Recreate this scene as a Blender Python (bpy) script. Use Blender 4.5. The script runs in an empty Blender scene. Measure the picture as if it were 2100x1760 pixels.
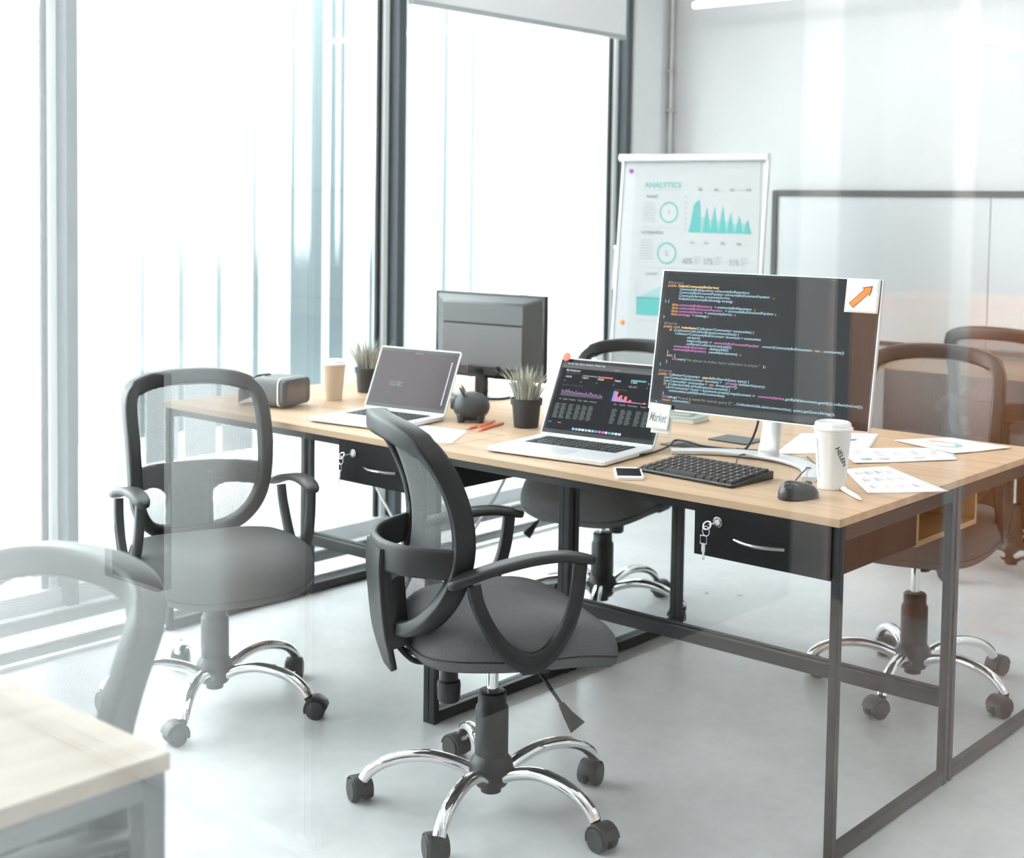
import bpy, bmesh, math, random
from mathutils import Vector, Matrix
random.seed(7)
S = bpy.context.scene
COL = S.collection
PI = math.pi
rad = math.radians

# ------------------------------------------------------------------ camera, world, exposure
CAM = Vector((3.7564, -2.6278, 1.3959))
YAW, PITCH, ROLL, FPX, PPY = 0.71405, 0.059515, 0.014974, 2843.76, 592.99
f0 = Vector((-math.sin(YAW), math.cos(YAW), 0)); r0 = Vector((math.cos(YAW), math.sin(YAW), 0)); u0 = Vector((0, 0, 1))
fw = f0*math.cos(PITCH) - u0*math.sin(PITCH); up = u0*math.cos(PITCH) + f0*math.sin(PITCH)
ri = r0*math.cos(ROLL) + up*math.sin(ROLL); up = up*math.cos(ROLL) - r0*math.sin(ROLL)
cd = bpy.data.cameras.new('camera'); cam = bpy.data.objects.new('camera', cd); COL.objects.link(cam)
M = Matrix((ri, up, -fw)).transposed().to_4x4(); M.translation = CAM; cam.matrix_world = M
cd.sensor_width = 36; cd.lens = FPX/2100*36; cd.shift_y = -(880-PPY)/2100
cd.clip_start = 0.02
cd.dof.use_dof = True; cd.dof.focus_distance = 3.15; cd.dof.aperture_fstop = 4.2
S.camera = cam
W = bpy.data.worlds.new('sky'); S.world = W; W.use_nodes = True
bg = W.node_tree.nodes['Background']; bg.inputs[0].default_value = (0.965, 0.99, 1.0, 1); bg.inputs[1].default_value = 4.5
sd = bpy.data.lights.new('sun', 'SUN'); sd.energy = 9; sd.angle = rad(3); sd.color = (1, .98, .95)
sun = bpy.data.objects.new('sun', sd); COL.objects.link(sun); sun.location = (6, 3, 9)
sun.rotation_euler = Vector((-.50, -.10, -.86)).to_track_quat('-Z', 'Y').to_euler()      # comes over the roof onto the boards outside
S.view_settings.view_transform = 'Standard'; S.view_settings.look = 'None'
S.view_settings.exposure = 1.15; S.view_settings.gamma = 1.0; S.view_settings.use_curve_mapping = False
S.cycles.max_bounces = 10; S.cycles.transparent_max_bounces = 24; S.cycles.diffuse_bounces = 5
S.cycles.use_denoising = True
S.cycles.caustics_reflective = False; S.cycles.caustics_refractive = False

# ------------------------------------------------------------------ materials
def mat(name, col, rough=.5, metal=0., spec=.5, emit=None, es=1., noise=None, bump=None, coat=0.):
    m = bpy.data.materials.new(name); m.use_nodes = True; nt = m.node_tree
    b = nt.nodes['Principled BSDF']
    b.inputs['Base Color'].default_value = (*col, 1); b.inputs['Roughness'].default_value = rough
    b.inputs['Metallic'].default_value = metal; b.inputs['Specular IOR Level'].default_value = spec
    b.inputs['Coat Weight'].default_value = coat
    if emit:
        b.inputs['Emission Color'].default_value = (*emit, 1); b.inputs['Emission Strength'].default_value = es
    if noise or bump:
        tc = nt.nodes.new('ShaderNodeTexCoord')
    if noise:      # (scale vector, amount, detail)
        sc, amt, det = noise
        mp = nt.nodes.new('ShaderNodeMapping'); mp.inputs['Scale'].default_value = sc
        n = nt.nodes.new('ShaderNodeTexNoise'); n.inputs['Scale'].default_value = 1; n.inputs['Detail'].default_value = det
        rp = nt.nodes.new('ShaderNodeValToRGB')
        rp.color_ramp.elements[0].position = .3; rp.color_ramp.elements[1].position = .7
        rp.color_ramp.elements[0].color = tuple(c*(1-amt) for c in col) + (1,)
        rp.color_ramp.elements[1].color = tuple(min(1, c*(1+amt)) for c in col) + (1,)
        nt.links.new(tc.outputs['Object'], mp.inputs[0]); nt.links.new(mp.outputs[0], n.inputs['Vector'])
        nt.links.new(n.outputs['Fac'], rp.inputs[0]); nt.links.new(rp.outputs[0], b.inputs['Base Color'])
    if bump:
        sc, st = bump
        n2 = nt.nodes.new('ShaderNodeTexNoise'); n2.inputs['Scale'].default_value = sc; n2.inputs['Detail'].default_value = 3
        bp = nt.nodes.new('ShaderNodeBump'); bp.inputs['Strength'].default_value = st; bp.inputs['Distance'].default_value = .002
        nt.links.new(tc.outputs['Object'], n2.inputs['Vector']); nt.links.new(n2.outputs['Fac'], bp.inputs['Height'])
        nt.links.new(bp.outputs[0], b.inputs['Normal'])
    return m

def wood(name, a, b_, scale, rough=.42):
    m = mat(name, a, rough, spec=.15); nt = m.node_tree; b = nt.nodes['Principled BSDF']
    tc = nt.nodes.new('ShaderNodeTexCoord'); mp = nt.nodes.new('ShaderNodeMapping'); mp.inputs['Scale'].default_value = scale
    n = nt.nodes.new('ShaderNodeTexNoise'); n.inputs['Scale'].default_value = 1; n.inputs['Detail'].default_value = 6
    n.inputs['Distortion'].default_value = .6
    rp = nt.nodes.new('ShaderNodeValToRGB'); rp.color_ramp.elements[0].position = .3; rp.color_ramp.elements[1].position = .68
    rp.color_ramp.elements[0].color = (*b_, 1); rp.color_ramp.elements[1].color = (*a, 1)
    nt.links.new(tc.outputs['Object'], mp.inputs[0]); nt.links.new(mp.outputs[0], n.inputs['Vector'])
    nt.links.new(n.outputs['Fac'], rp.inputs[0]); nt.links.new(rp.outputs[0], b.inputs['Base Color'])
    return m

def glass(name, tint, gain=1.0, ior=1.5):
    m = bpy.data.materials.new(name); m.use_nodes = True; nt = m.node_tree; nt.nodes.clear()
    o = nt.nodes.new('ShaderNodeOutputMaterial'); mx = nt.nodes.new('ShaderNodeMixShader')
    t = nt.nodes.new('ShaderNodeBsdfTransparent'); t.inputs[0].default_value = (*tint, 1)
    g = nt.nodes.new('ShaderNodeBsdfGlossy'); g.inputs['Roughness'].default_value = 0.0
    fr = nt.nodes.new('ShaderNodeFresnel'); fr.inputs[0].default_value = ior
    ge = nt.nodes.new('ShaderNodeNewGeometry')          # a back face uses the same thin-film reflectance
    iv = nt.nodes.new('ShaderNodeMath'); iv.operation = 'MULTIPLY'; iv.inputs[1].default_value = gain
    mi = nt.nodes.new('ShaderNodeMix'); mi.data_type = 'FLOAT'
    mi.inputs[2].default_value = ior; mi.inputs[3].default_value = 1/ior
    nt.links.new(ge.outputs['Backfacing'], mi.inputs[0])
    # the Fresnel node inverts its ior on back faces; feed 1/ior there so both faces act as air-to-glass
    nt.links.new(mi.outputs[0], fr.inputs[0])
    nt.links.new(fr.outputs[0], iv.inputs[0])
    nt.links.new(iv.outputs[0], mx.inputs[0]); nt.links.new(t.outputs[0], mx.inputs[1]); nt.links.new(g.outputs[0], mx.inputs[2])
    nt.links.new(mx.outputs[0], o.inputs[0])
    return m

def fabric_mesh(name, col, open_, freq):
    m = mat(name, col, .7); nt = m.node_tree; b = nt.nodes['Principled BSDF']
    out = [n for n in nt.nodes if n.type == 'OUTPUT_MATERIAL'][0]
    tc = nt.nodes.new('ShaderNodeTexCoord'); sp = nt.nodes.new('ShaderNodeSeparateXYZ')
    nt.links.new(tc.outputs['Object'], sp.inputs[0])
    def sine(sock, f):
        a = nt.nodes.new('ShaderNodeMath'); a.operation = 'MULTIPLY'; a.inputs[1].default_value = f
        s = nt.nodes.new('ShaderNodeMath'); s.operation = 'SINE'
        nt.links.new(sock, a.inputs[0]); nt.links.new(a.outputs[0], s.inputs[0]); return s.outputs[0]
    z = sine(sp.outputs['Z'], freq); x = sine(sp.outputs['X'], freq*.8)
    mu = nt.nodes.new('ShaderNodeMath'); mu.operation = 'MAXIMUM'
    xs = nt.nodes.new('ShaderNodeMath'); xs.operation = 'SUBTRACT'; xs.inputs[1].default_value = .35
    nt.links.new(x, xs.inputs[0]); nt.links.new(z, mu.inputs[0]); nt.links.new(xs.outputs[0], mu.inputs[1])
    gt = nt.nodes.new('ShaderNodeMath'); gt.operation = 'GREATER_THAN'; gt.inputs[1].default_value = open_
    nt.links.new(mu.outputs[0], gt.inputs[0])
    tr = nt.nodes.new('ShaderNodeBsdfTransparent'); mx = nt.nodes.new('ShaderNodeMixShader')
    nt.links.new(gt.outputs[0], mx.inputs[0]); nt.links.new(tr.outputs[0], mx.inputs[1]); nt.links.new(b.outputs[0], mx.inputs[2])
    nt.links.new(mx.outputs[0], out.inputs[0])
    return m

m_plastic = mat('black_plastic', (.014, .0145, .015), .40, bump=(900, .12))
m_seat = mat('charcoal_fabric', (.145, .147, .15), .95, spec=.15, noise=((900, 900, 900), .35, 2), bump=(700, .5))
m_nickel = mat('dark_nickel', (.35, .355, .36), .22, 1.0)
m_chrome = mat('chrome', (.86, .87, .88), .07, 1.0)
m_mesh = fabric_mesh('mesh_fabric', (.20, .205, .21), .20, 2*PI/.0034)
m_wheel = mat('wheel_rubber', (.022, .022, .023), .5)
m_wood = wood('oak_laminate', (.61, .44, .30), (.47, .325, .205), (1.6, 26, 26))
m_lightwood = wood('pale_oak', (.64, .55, .455), (.54, .45, .36), (20, 3, 20))
m_frame = mat('black_steel', (.016, .0165, .017), .42, spec=.4)
m_drawer = mat('black_laminate', (.008, .008, .0085), .55, spec=.2, noise=((4, 90, 90), .3, 3))
m_greyframe = mat('grey_steel', (.22, .23, .235), .5)
m_white = mat('white_paint', (.84, .85, .855), .8)
m_wallpaint = mat('wall_paint', (.71, .715, .715), .9, noise=((1.5, 1.5, 1.5), .02, 3))
m_pilaster = mat('grey_paint', (.80, .815, .83), .85)
m_floor = mat('polished_concrete', (.43, .45, .465), .3, spec=.6)
m_mull = mat('grey_aluminium', (.075, .088, .098), .5, spec=.4)
m_alu = mat('pale_aluminium', (.80, .83, .85), .4)
m_dark = mat('dark_slot', (.015, .015, .016), .7)
m_board = mat('whiteboard_enamel', (.63, .645, .66), .3)
m_boardframe = mat('board_frame', (.11, .105, .10), .5)
m_silver = mat('silver_metal', (.78, .79, .81), .36, .6)
m_laptop = mat('laptop_aluminium', (.80, .81, .83), .35, .35)
m_key = mat('black_key', (.02, .02, .022), .5)
m_screen = mat('screen_black', (.006, .006, .007), .15, spec=.15, emit=(.007, .008, .0095), es=1.)
m_screen2 = mat('reflection_tint_screen', (.010, .008, .009), .14, spec=.3, emit=(.030, .017, .021), es=1.)  # glow tint stands in for a brownish reflection on this screen
m_monscreen = mat('monitor_screen', (.010, .010, .011), .3, spec=.15, emit=(.016, .017, .018), es=1.)
m_bezel = mat('bezel_black', (.018, .018, .02), .25)
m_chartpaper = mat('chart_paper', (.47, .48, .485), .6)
m_paper = mat('white_paper', (.88, .89, .90), .85)
m_cup = mat('white_card', (.86, .865, .865), .55)
m_cubby = wood('honey_oak', (.50, .335, .18), (.42, .27, .14), (20, 3, 20))
m_kraft = mat('kraft_card', (.64, .525, .40), .8)
m_lid = mat('white_lid', (.88, .88, .88), .35)
m_pot = mat('dark_pot', (.035, .036, .037), .6)
m_leaf = mat('grey_green_leaf', (.42, .42, .365), .7, noise=((60, 60, 12), .35, 2))
m_soil = mat('soil', (.03, .025, .02), 1.)
m_pig = mat('matt_charcoal', (.05, .052, .055), .45)
m_orange = mat('orange_paint', (.75, .13, .03), .4)
m_pencilwood = mat('pencil_wood', (.65, .45, .28), .7)
m_graph = mat('graphite', (.03, .03, .03), .5)
m_postit = mat('note_paper', (.80, .81, .77), .85)
m_orangenote = mat('orange_note', (.95, .22, .12), .7)
m_arrow = mat('arrow_orange', (.90, .28, .05), .7)
m_arrowdark = mat('arrow_outline', (.25, .04, .04), .7)
m_ink = mat('ink', (.03, .03, .035), .7)
m_grey = mat('print_grey', (.26, .27, .28), .8)
m_lgrey = mat('print_light_grey', (.36, .365, .37), .8)
m_pg = mat('soft_print', (.52, .54, .58), .8)
m_pl = mat('pale_print', (.70, .71, .73), .8)
m_teal = mat('print_teal', (.11, .40, .38), .8)
m_lteal = mat('print_pale_teal', (.29, .46, .445), .8)
m_salmon = mat('print_salmon', (.85, .38, .22), .8)
m_slate = mat('print_slate', (.22, .28, .32), .8)
m_blue = mat('print_blue', (.08, .25, .55), .8)
m_note = mat('book_cover', (.36, .42, .40), .6)
m_bookp = mat('book_pages', (.78, .78, .74), .9)
m_slab = mat('dark_grey_pad', (.10, .105, .115), .45)
m_cable = mat('black_cable', (.015, .015, .016), .5)
m_wcable = mat('white_cable', (.80, .81, .82), .5)
m_vr = mat('vr_shell', (.09, .095, .10), .35)
m_vrl = mat('vr_trim', (.75, .74, .72), .35)
m_vrf = mat('vr_face', (.16, .13, .12), .15)
m_vrs = mat('vr_strap', (.02, .02, .021), .9)
m_purple = mat('purple_magnet', (.45, .03, .40), .4)
m_omag = mat('orange_magnet', (.9, .28, .04), .4)
m_fin = mat('white_fin', (.88, .90, .90), .6)
m_conc = mat('pale_concrete', (.55, .57, .58), .9, noise=((3, 3, 3), .1, 4))
m_blind = mat('blind_fabric', (.88, .89, .90), .9)
m_brown = wood('walnut_front', (.80, .30, .085), (.66, .23, .06), (14, 14, 1.5), .4)
m_darkwood = wood('dark_walnut', (.012, .004, .002), (.008, .003, .0015), (3, 3, 18), .45)
m_darkwall = mat('charcoal_wall', (.006, .006, .0065), .8, spec=.15)
m_lampglow = mat('lamp_diffuser', (.9, .9, .9), .5, emit=(1, .985, .96), es=4.)
m_pane = glass('window_glass', (.96, .985, .985), 1.0)
m_part = glass('partition_glass', (.985, .995, .995), 1.28)
m_browncup = mat('brown_card', (.30, .16, .08), .6)

def floor_nodes():
    nt = m_floor.node_tree; b = nt.nodes['Principled BSDF']
    tc = nt.nodes.new('ShaderNodeTexCoord')
    n1 = nt.nodes.new('ShaderNodeTexNoise'); n1.inputs['Scale'].default_value = 2.2; n1.inputs['Detail'].default_value = 8; n1.inputs['Roughness'].default_value = .6
    n2 = nt.nodes.new('ShaderNodeTexNoise'); n2.inputs['Scale'].default_value = 22; n2.inputs['Detail'].default_value = 5
    ad = nt.nodes.new('ShaderNodeMath'); ad.operation = 'MULTIPLY_ADD'; ad.inputs[1].default_value = .28
    rp = nt.nodes.new('ShaderNodeValToRGB'); rp.color_ramp.elements[0].position = .40; rp.color_ramp.elements[1].position = .86
    rp.color_ramp.elements[0].color = (.49, .50, .508, 1); rp.color_ramp.elements[1].color = (.67, .68, .688, 1)
    nt.links.new(tc.outputs['Object'], n1.inputs['Vector']); nt.links.new(tc.outputs['Object'], n2.inputs['Vector'])
    nt.links.new(n2.outputs['Fac'], ad.inputs[0]); nt.links.new(n1.outputs['Fac'], ad.inputs[2])
    nt.links.new(ad.outputs[0], rp.inputs[0]); nt.links.new(rp.outputs[0], b.inputs['Base Color'])
    r2 = nt.nodes.new('ShaderNodeMapRange'); r2.inputs['To Min'].default_value = .22; r2.inputs['To Max'].default_value = .40
    nt.links.new(n1.outputs['Fac'], r2.inputs['Value']); nt.links.new(r2.outputs[0], b.inputs['Roughness'])
floor_nodes()

# ------------------------------------------------------------------ mesh helpers
class MB:
    def __init__(s): s.v = []; s.f = []; s.mi = []; s.mats = []; s.T = Matrix.Identity(4)
    def _m(s, m):
        if m not in s.mats: s.mats.append(m)
        return s.mats.index(m)
    def add(s, vs, fs, m=None):
        o = len(s.v); s.v += [tuple(s.T @ Vector(v)) for v in vs]
        i = s._m(m)
        for f in fs: s.f.append([o+k for k in f]); s.mi.append(i)
        return s
    def box(s, a, b, m=None):
        x0, y0, z0 = a; x1, y1, z1 = b
        vs = [(x0,y0,z0),(x1,y0,z0),(x1,y1,z0),(x0,y1,z0),(x0,y0,z1),(x1,y0,z1),(x1,y1,z1),(x0,y1,z1)]
        return s.add(vs, [(0,3,2,1),(4,5,6,7),(0,1,5,4),(1,2,6,5),(2,3,7,6),(3,0,4,7)], m)
    def quad(s, pts, m=None): return s.add(pts, [tuple(range(len(pts)))], m)
    def prism(s, poly, z0, z1, m=None):           # poly in xy
        n = len(poly); vs = [(x, y, z0) for x, y in poly] + [(x, y, z1) for x, y in poly]
        fs = [tuple(reversed(range(n))), tuple(range(n, 2*n))] + [(i, (i+1) % n, n+(i+1) % n, n+i) for i in range(n)]
        return s.add(vs, fs, m)
    def lathe(s, prof, n=28, m=None, c=(0, 0, 0)):  # prof [(r,z)]
        vs = []; fs = []
        for r, z in prof:
            for k in range(n):
                a = 2*PI*k/n; vs.append((c[0]+r*math.cos(a), c[1]+r*math.sin(a), c[2]+z))
        for i in range(len(prof)-1):
            for k in range(n):
                k2 = (k+1) % n; fs.append((i*n+k, i*n+k2, (i+1)*n+k2, (i+1)*n+k))
        fs.append(tuple(reversed(range(n)))); fs.append(tuple((len(prof)-1)*n+k for k in range(n)))
        return s.add(vs, fs, m)
    def sweep(s, path, sec, ref=(0, 0, 1), closed=False, m=None, scale=None):
        P = [Vector(p) for p in path]; n = len(P); k = len(sec); vs = []; fs = []
        for i in range(n):
            if closed: t = P[(i+1) % n] - P[i-1]
            else: t = P[min(i+1, n-1)] - P[max(i-1, 0)]
            t.normalize()
            rf = Vector(ref(i)) if callable(ref) else Vector(ref)
            b = rf - t*rf.dot(t)
            if b.length < 1e-5: b = Vector((1, 0, 0)) - t*t.x
            b.normalize(); nn = b.cross(t)
            sc = scale[i] if scale else 1
            if not isinstance(sc, tuple): sc = (sc, sc)
            for a_, b_ in sec: vs.append(tuple(P[i] + nn*a_*sc[0] + b*b_*sc[1]))
        rng = n if closed else n-1
        for i in range(rng):
            j = (i+1) % n
            for q in range(k):
                q2 = (q+1) % k; fs.append((i*k+q, i*k+q2, j*k+q2, j*k+q))
        if not closed:
            fs.append(tuple(reversed(range(k)))); fs.append(tuple((n-1)*k+q for q in range(k)))
        return s.add(vs, fs, m)
    def tube(s, path, r, n=12, m=None, scale=None, closed=False):
        sec = [(r*math.cos(2*PI*i/n), r*math.sin(2*PI*i/n)) for i in range(n)]
        P = [Vector(p) for p in path]; d = P[-1]-P[0]
        ref = (0, 0, 1) if abs(d.normalized().z if d.length > 1e-6 else 0) < .9 else (0, 1, 0)
        return s.sweep(path, sec, ref, closed, m, scale)
    def ball(s, c, r, m=None, n=20, k=12):
        r = r if isinstance(r, tuple) else (r, r, r); vs = []; fs = []
        for i in range(k+1):
            th = PI*i/k
            for j in range(n):
                a = 2*PI*j/n; vs.append((c[0]+r[0]*math.sin(th)*math.cos(a), c[1]+r[1]*math.sin(th)*math.sin(a), c[2]+r[2]*math.cos(th)))
        for i in range(k):
            for j in range(n):
                j2 = (j+1) % n; fs.append((i*n+j, (i+1)*n+j, (i+1)*n+j2, i*n+j2))
        return s.add(vs, fs, m)
    def build(s, name, m=None, parent=None, smooth=False, bevel=0, loc=None, rotz=None, solid=0, seg=2, sub=0):
        me = bpy.data.meshes.new(name); me.from_pydata(s.v, [], s.f)
        for q in (s.mats if any(s.mats) else [m]): me.materials.append(q or m)
        me.polygons.foreach_set('material_index', s.mi); me.update()
        bm = bmesh.new(); bm.from_mesh(me); bmesh.ops.remove_doubles(bm, verts=bm.verts, dist=1e-6)
        bmesh.ops.recalc_face_normals(bm, faces=bm.faces); bm.to_mesh(me); bm.free()
        o = bpy.data.objects.new(name, me); COL.objects.link(o)
        if parent: o.parent = parent
        if loc is not None: o.location = loc
        if rotz is not None: o.rotation_euler.z = rotz
        if smooth:
            for p_ in me.polygons: p_.use_smooth = True
            try: me.set_sharp_from_angle(angle=rad(38 if smooth is True else smooth))
            except Exception: pass
        if solid:
            q = o.modifiers.new('solid', 'SOLIDIFY'); q.thickness = solid
        if sub:
            q = o.modifiers.new('sub', 'SUBSURF'); q.levels = sub; q.render_levels = sub
        if bevel:
            q = o.modifiers.new('bevel', 'BEVEL'); q.width = bevel; q.segments = seg; q.limit_method = 'ANGLE'; q.angle_limit = rad(40)
        return o

def spline(pts, n=8):
    P = [Vector(p) for p in pts]; out = []
    for i in range(len(P)-1):
        a = P[max(i-1, 0)]; b = P[i]; c = P[i+1]; d = P[min(i+2, len(P)-1)]
        for k in range(n):
            t = k/n
            out.append(.5*((2*b) + (c-a)*t + (2*a-5*b+4*c-d)*t*t + (3*b-a-3*c+d)*t**3))
    out.append(P[-1]); return out

def rrect(a, b, r, n=4):
    out = []
    for cx, cy, s in ((a-r, b-r, 0), (-a+r, b-r, 90), (-a+r, -b+r, 180), (a-r, -b+r, 270)):
        for k in range(n+1):
            t = rad(s+90*k/n); out.append((cx+r*math.cos(t), cy+r*math.sin(t)))
    return out

def thing(name, label, cat, loc=(0, 0, 0), rotz=0, group=None):
    o = bpy.data.objects.new(name, None); COL.objects.link(o); o.empty_display_size = .05
    o.location = loc; o.rotation_euler.z = rotz
    return tag(o, label, cat, group)
def tag(o, label, cat, group=None):
    o['label'] = label; o['category'] = cat
    if group: o['group'] = group
    return o
def struct(o, label=None):
    o['kind'] = 'structure'
    if label: o['label'] = label
    return o
def copy_tree(o, parent=None):
    c = o.copy(); COL.objects.link(c); c.parent = parent
    for ch in [q for q in list(bpy.data.objects) if q.parent == o]: copy_tree(ch, c)
    return c
def kids(o): return [q for q in bpy.data.objects if q.parent == o]

_tc = {}
def text2d(s):
    if s in _tc: return _tc[s]
    cu = bpy.data.curves.new('t', 'FONT'); cu.body = s; cu.size = 1; cu.resolution_u = 2; cu.offset = .012
    ob = bpy.data.objects.new('t', cu); COL.objects.link(ob)
    dg = bpy.context.evaluated_depsgraph_get()
    me = bpy.data.meshes.new_from_object(ob.evaluated_get(dg))
    r = ([(v.co.x, v.co.y) for v in me.vertices], [tuple(p.vertices) for p in me.polygons])
    bpy.data.objects.remove(ob); bpy.data.curves.remove(cu); bpy.data.meshes.remove(me)
    _tc[s] = r; return r
def put_text(mb, s, fn, x, y, h, w=None, m=None, slant=0):
    """text with cap height about .7*h, fn maps flat (x,y) to 3-D"""
    vs, fs = text2d(s)
    if not vs: return
    W_ = max(v[0] for v in vs); sx = (w/W_ if w else h)
    mb.add([fn(x+v[0]*sx+slant*v[1]*h, y+v[1]*h) for v in vs], fs, m)

# ------------------------------------------------------------------ the room shell
XF = -.42                       # inner face of the facade
def sbox(name, a, b, m, bevel=0, label=None):
    return struct(MB().box(a, b).build(name, m, bevel=bevel), label)
YG = -2.42                      # glass partition plane
sbox('floor', (XF-.2, -7.40, -.12), (6.6, 3.55, 0), m_floor, label='polished grey concrete floor')
sbox('ceiling', (XF-.2, -7.40, 2.95), (6.6, 3.55, 3.05), m_white)
sbox('wall_back', (-.62, 3.45, 0), (6.6, 3.6, 2.95), m_wallpaint, label='white back wall behind the whiteboard')
sbox('wall_right', (6.5, -7.40, 0), (6.6, 3.45, 2.95), m_wallpaint)
sbox('wall_left', (-.62, 3.10, 0), (-.405, 3.33, 2.95), m_pilaster, label='pale grey pilaster between window and back wall')
sbox('wall_left_corner', (-.62, 3.33, 0), (-.43, 3.45, 2.95), m_wallpaint)
sbox('wall_rear', (1.22, -7.40, 0), (6.5, -7.28, 2.95), mat('slate_paint', (.16, .165, .17), .85))
sbox('wall_rear_side', (1.22, -7.28, 0), (1.28, -4.2, 2.95), m_darkwall)
# facade: mullions, sills, panes
edges = [-6.4+.05, -4.75, -3.205, -1.65, -.092, 1.453, 3.054]
mulls = [-4.74, -3.19, -1.64, -.092, 1.453, 3.054]
n = 0
for y in mulls[1:]:
    n += 1
    o = struct(MB().box((-.54, y, 0), (XF, y+.042, 2.95)).build('trim_%d' % n, m_mull, bevel=.002))
    o['label'] = 'grey aluminium window post'
bays = [(-3.15, -1.64), (-1.598, -.092), (-.05, 1.453), (1.495, 3.054)]
for i, (a, b) in enumerate(bays):
    w = bpy.data.objects.new('window_%d' % (i+1), None); COL.objects.link(w); struct(w)
    fr = MB()
    fr.box((-.52, a, 0), (-.46, b, .07)).box((-.52, a, 2.87), (-.46, b, 2.95))
    fr.box((-.52, b-.035, .07), (-.47, b-.008, 2.87)).box((-.52, a+.008, .07), (-.47, a+.03, 2.87))
    fr.build('window_frame', m_alu, w)
    MB().box((-.500, b-.055, .07), (-.485, b-.036, 2.87)).build('gasket', m_dark, w)
    MB().box((-.495, a+.03, .07), (-.487, b-.03, 2.87)).build('glass_pane', m_pane, w)
# rear glazing (behind the camera, seen only mirrored in the partition)
w = bpy.data.objects.new('window_5', None); COL.objects.link(w); struct(w)
MB().box((-.42, -4.24, 0), (1.54, -4.16, .05)).box((-.42, -4.24, 2.88), (1.54, -4.16, 2.95)).box((1.48, -4.24, .05), (1.54, -4.16, 2.88)).build('window_frame', m_mull, w)
MB().box((-.42, -4.204, .05), (1.48, -4.196, 2.88)).build('glass_pane', m_pane, w)
sbox('wall_left_rear', (-.62, -4.24, 0), (-.42, -3.19, 2.95), m_wallpaint)
# floor convector strips along the facade
q = MB(); q.box((-.44, -3.15, 0), (-.40, 3.10, .012)).box((-.265, -3.15, 0), (-.125, 3.10, .012)).box((-.02, -3.15, 0), (.004, 3.10, .012))
struct(q.build('trim_20', m_alu), 'pale metal floor strips along the window')
q = MB(); q.box((-.40, -3.15, 0), (-.265, 3.10, .004)).box((-.125, -3.15, 0), (-.02, 3.10, .004))
struct(q.build('trim_21', m_dark), 'dark floor slots along the window')
# glass partition the photograph looks through
struct(MB().box((-.42, YG-.005, .0), (6.5, YG+.005, 2.95)).build('wall_glass', m_part), 'clear glass partition')
# outside
struct(MB().box((-14, -16, -.2), (XF-.21, 16, -.06)).box((XF-.21, -16, -.2), (1.36, -7.41, -.06)).box((XF-.21, -7.41, -.2), (1.36, -4.25, -.125)).build('floor_exterior', m_conc), 'pale paving outside the window')
struct(MB().box((-3.1, -6, -.06), (-2.5, .95, .30)).build('wall_ledge', m_conc, bevel=.01), 'low concrete ledge outside the window')
struct(MB().box((-6.4, -8, -.06), (-6.0, 12, 1.1)).build('wall_exterior', m_conc))
fin_ys = [(.72, .928, 0), (.957, 1.130, 1), (1.165, 1.340, 1), (1.376, 1.553, 1), (1.594, 1.783, 1), (1.995, 2.035, 1), (2.14, 2.310, 0), (2.34, 2.545, 1),
          (2.582, 2.848, 1), (2.89, 3.065, 1), (3.11, 3.282, 1), (3.33, 3.515, 1), (3.588, 3.965, 0)]
for y0, y1, hang in fin_ys:
    o = MB().box((-1.515, y0, .22 if hang else -.06), (-1.50, y1, 4.4)).build('facade_fin', m_fin, bevel=.003)
    tag(o, 'tall white vertical board standing outside the window', 'facade board', 'white boards outside the window')
m_backing = mat('blue_grey_cladding', (.42, .485, .505), .7)
struct(MB().box((-1.80, .74, .30), (-1.72, 4.9, 4.4)).build('wall_cladding', m_backing), 'blue-grey cladding behind the white boards outside')

# ------------------------------------------------------------------ lamps
m_lampglow3 = mat('desk_lamp_diffuser', (.9, .9, .9), .5, emit=(1, .985, .96), es=20.)
m_lampglow2 = mat('bright_diffuser', (.9, .9, .9), .5, emit=(1, .97, .93), es=200.)
def lamp(x0, x1, y, z, label, yy=None):
    t = thing('linear_lamp', label, 'lamp', (x0, y, z), 0 if yy is None else PI/2, 'linear ceiling lamps')
    L = x1-x0
    MB().sweep([(0, 0, 0), (L, 0, 0)], rrect(.016, .014, .012), (0, 0, 1)).build('diffuser', m_lampglow2 if y < -3 else (m_lampglow3 if y < 2 else m_lampglow), t, smooth=True)
    MB().box((.01, -.014, .014), (L-.01, .014, .03)).build('housing', m_white, t)
    for xx in (.12, L-.12): MB().tube([(xx, 0, .03), (xx, 0, 2.95-z)], .0018, 6).build('suspension_wire', m_alu, t)
    return t
lamp(.14, 1.40, 2.80, 2.335, 'bright white tube lamp hanging before the back wall')
lamp(1.62, 3.10, 2.80, 2.335, 'bright white tube lamp further along the row above the whiteboard')
lamp(.14, 1.40, .95, 2.335, 'bright white tube lamp hanging above the desks near the window')
lamp(1.62, 3.10, .95, 2.335, 'bright white tube lamp hanging above the desks away from the window')
lamp(2.05, 2.55, -6.62, 1.93, 'short bright tube lamp hanging right in front of the walnut sideboard', 1)
lamp(2.2, 3.6, -5.95, 2.4, 'added unseen tube lamp lighting the walnut sideboard')  # added so the sideboard is bright enough to mirror in the glass
lamp(1.62, 3.10, -.9, 2.335, 'added unseen tube lamp brightening the aisle before the desks')  # extra lamp out of view, added to lift the room light
lamp(3.9, 5.3, -5.95, 2.4, 'added unseen tube lamp lighting the right half of the sideboard')  # second added lamp for the mirrored sideboard
lamp(4.2, 5.6, -.9, 2.5, 'added unseen tube lamp brightening the right half, nearest the glass')  # fill lamp out of view, added on the right side
lamp(4.2, 5.6, .95, 2.5, 'added unseen tube lamp brightening the right half of the room')  # added out of view to raise the light on the right
lamp(4.2, 5.6, 2.80, 2.5, 'added unseen tube lamp brightening the far right of the room')  # another unseen lamp added for overall brightness

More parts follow.
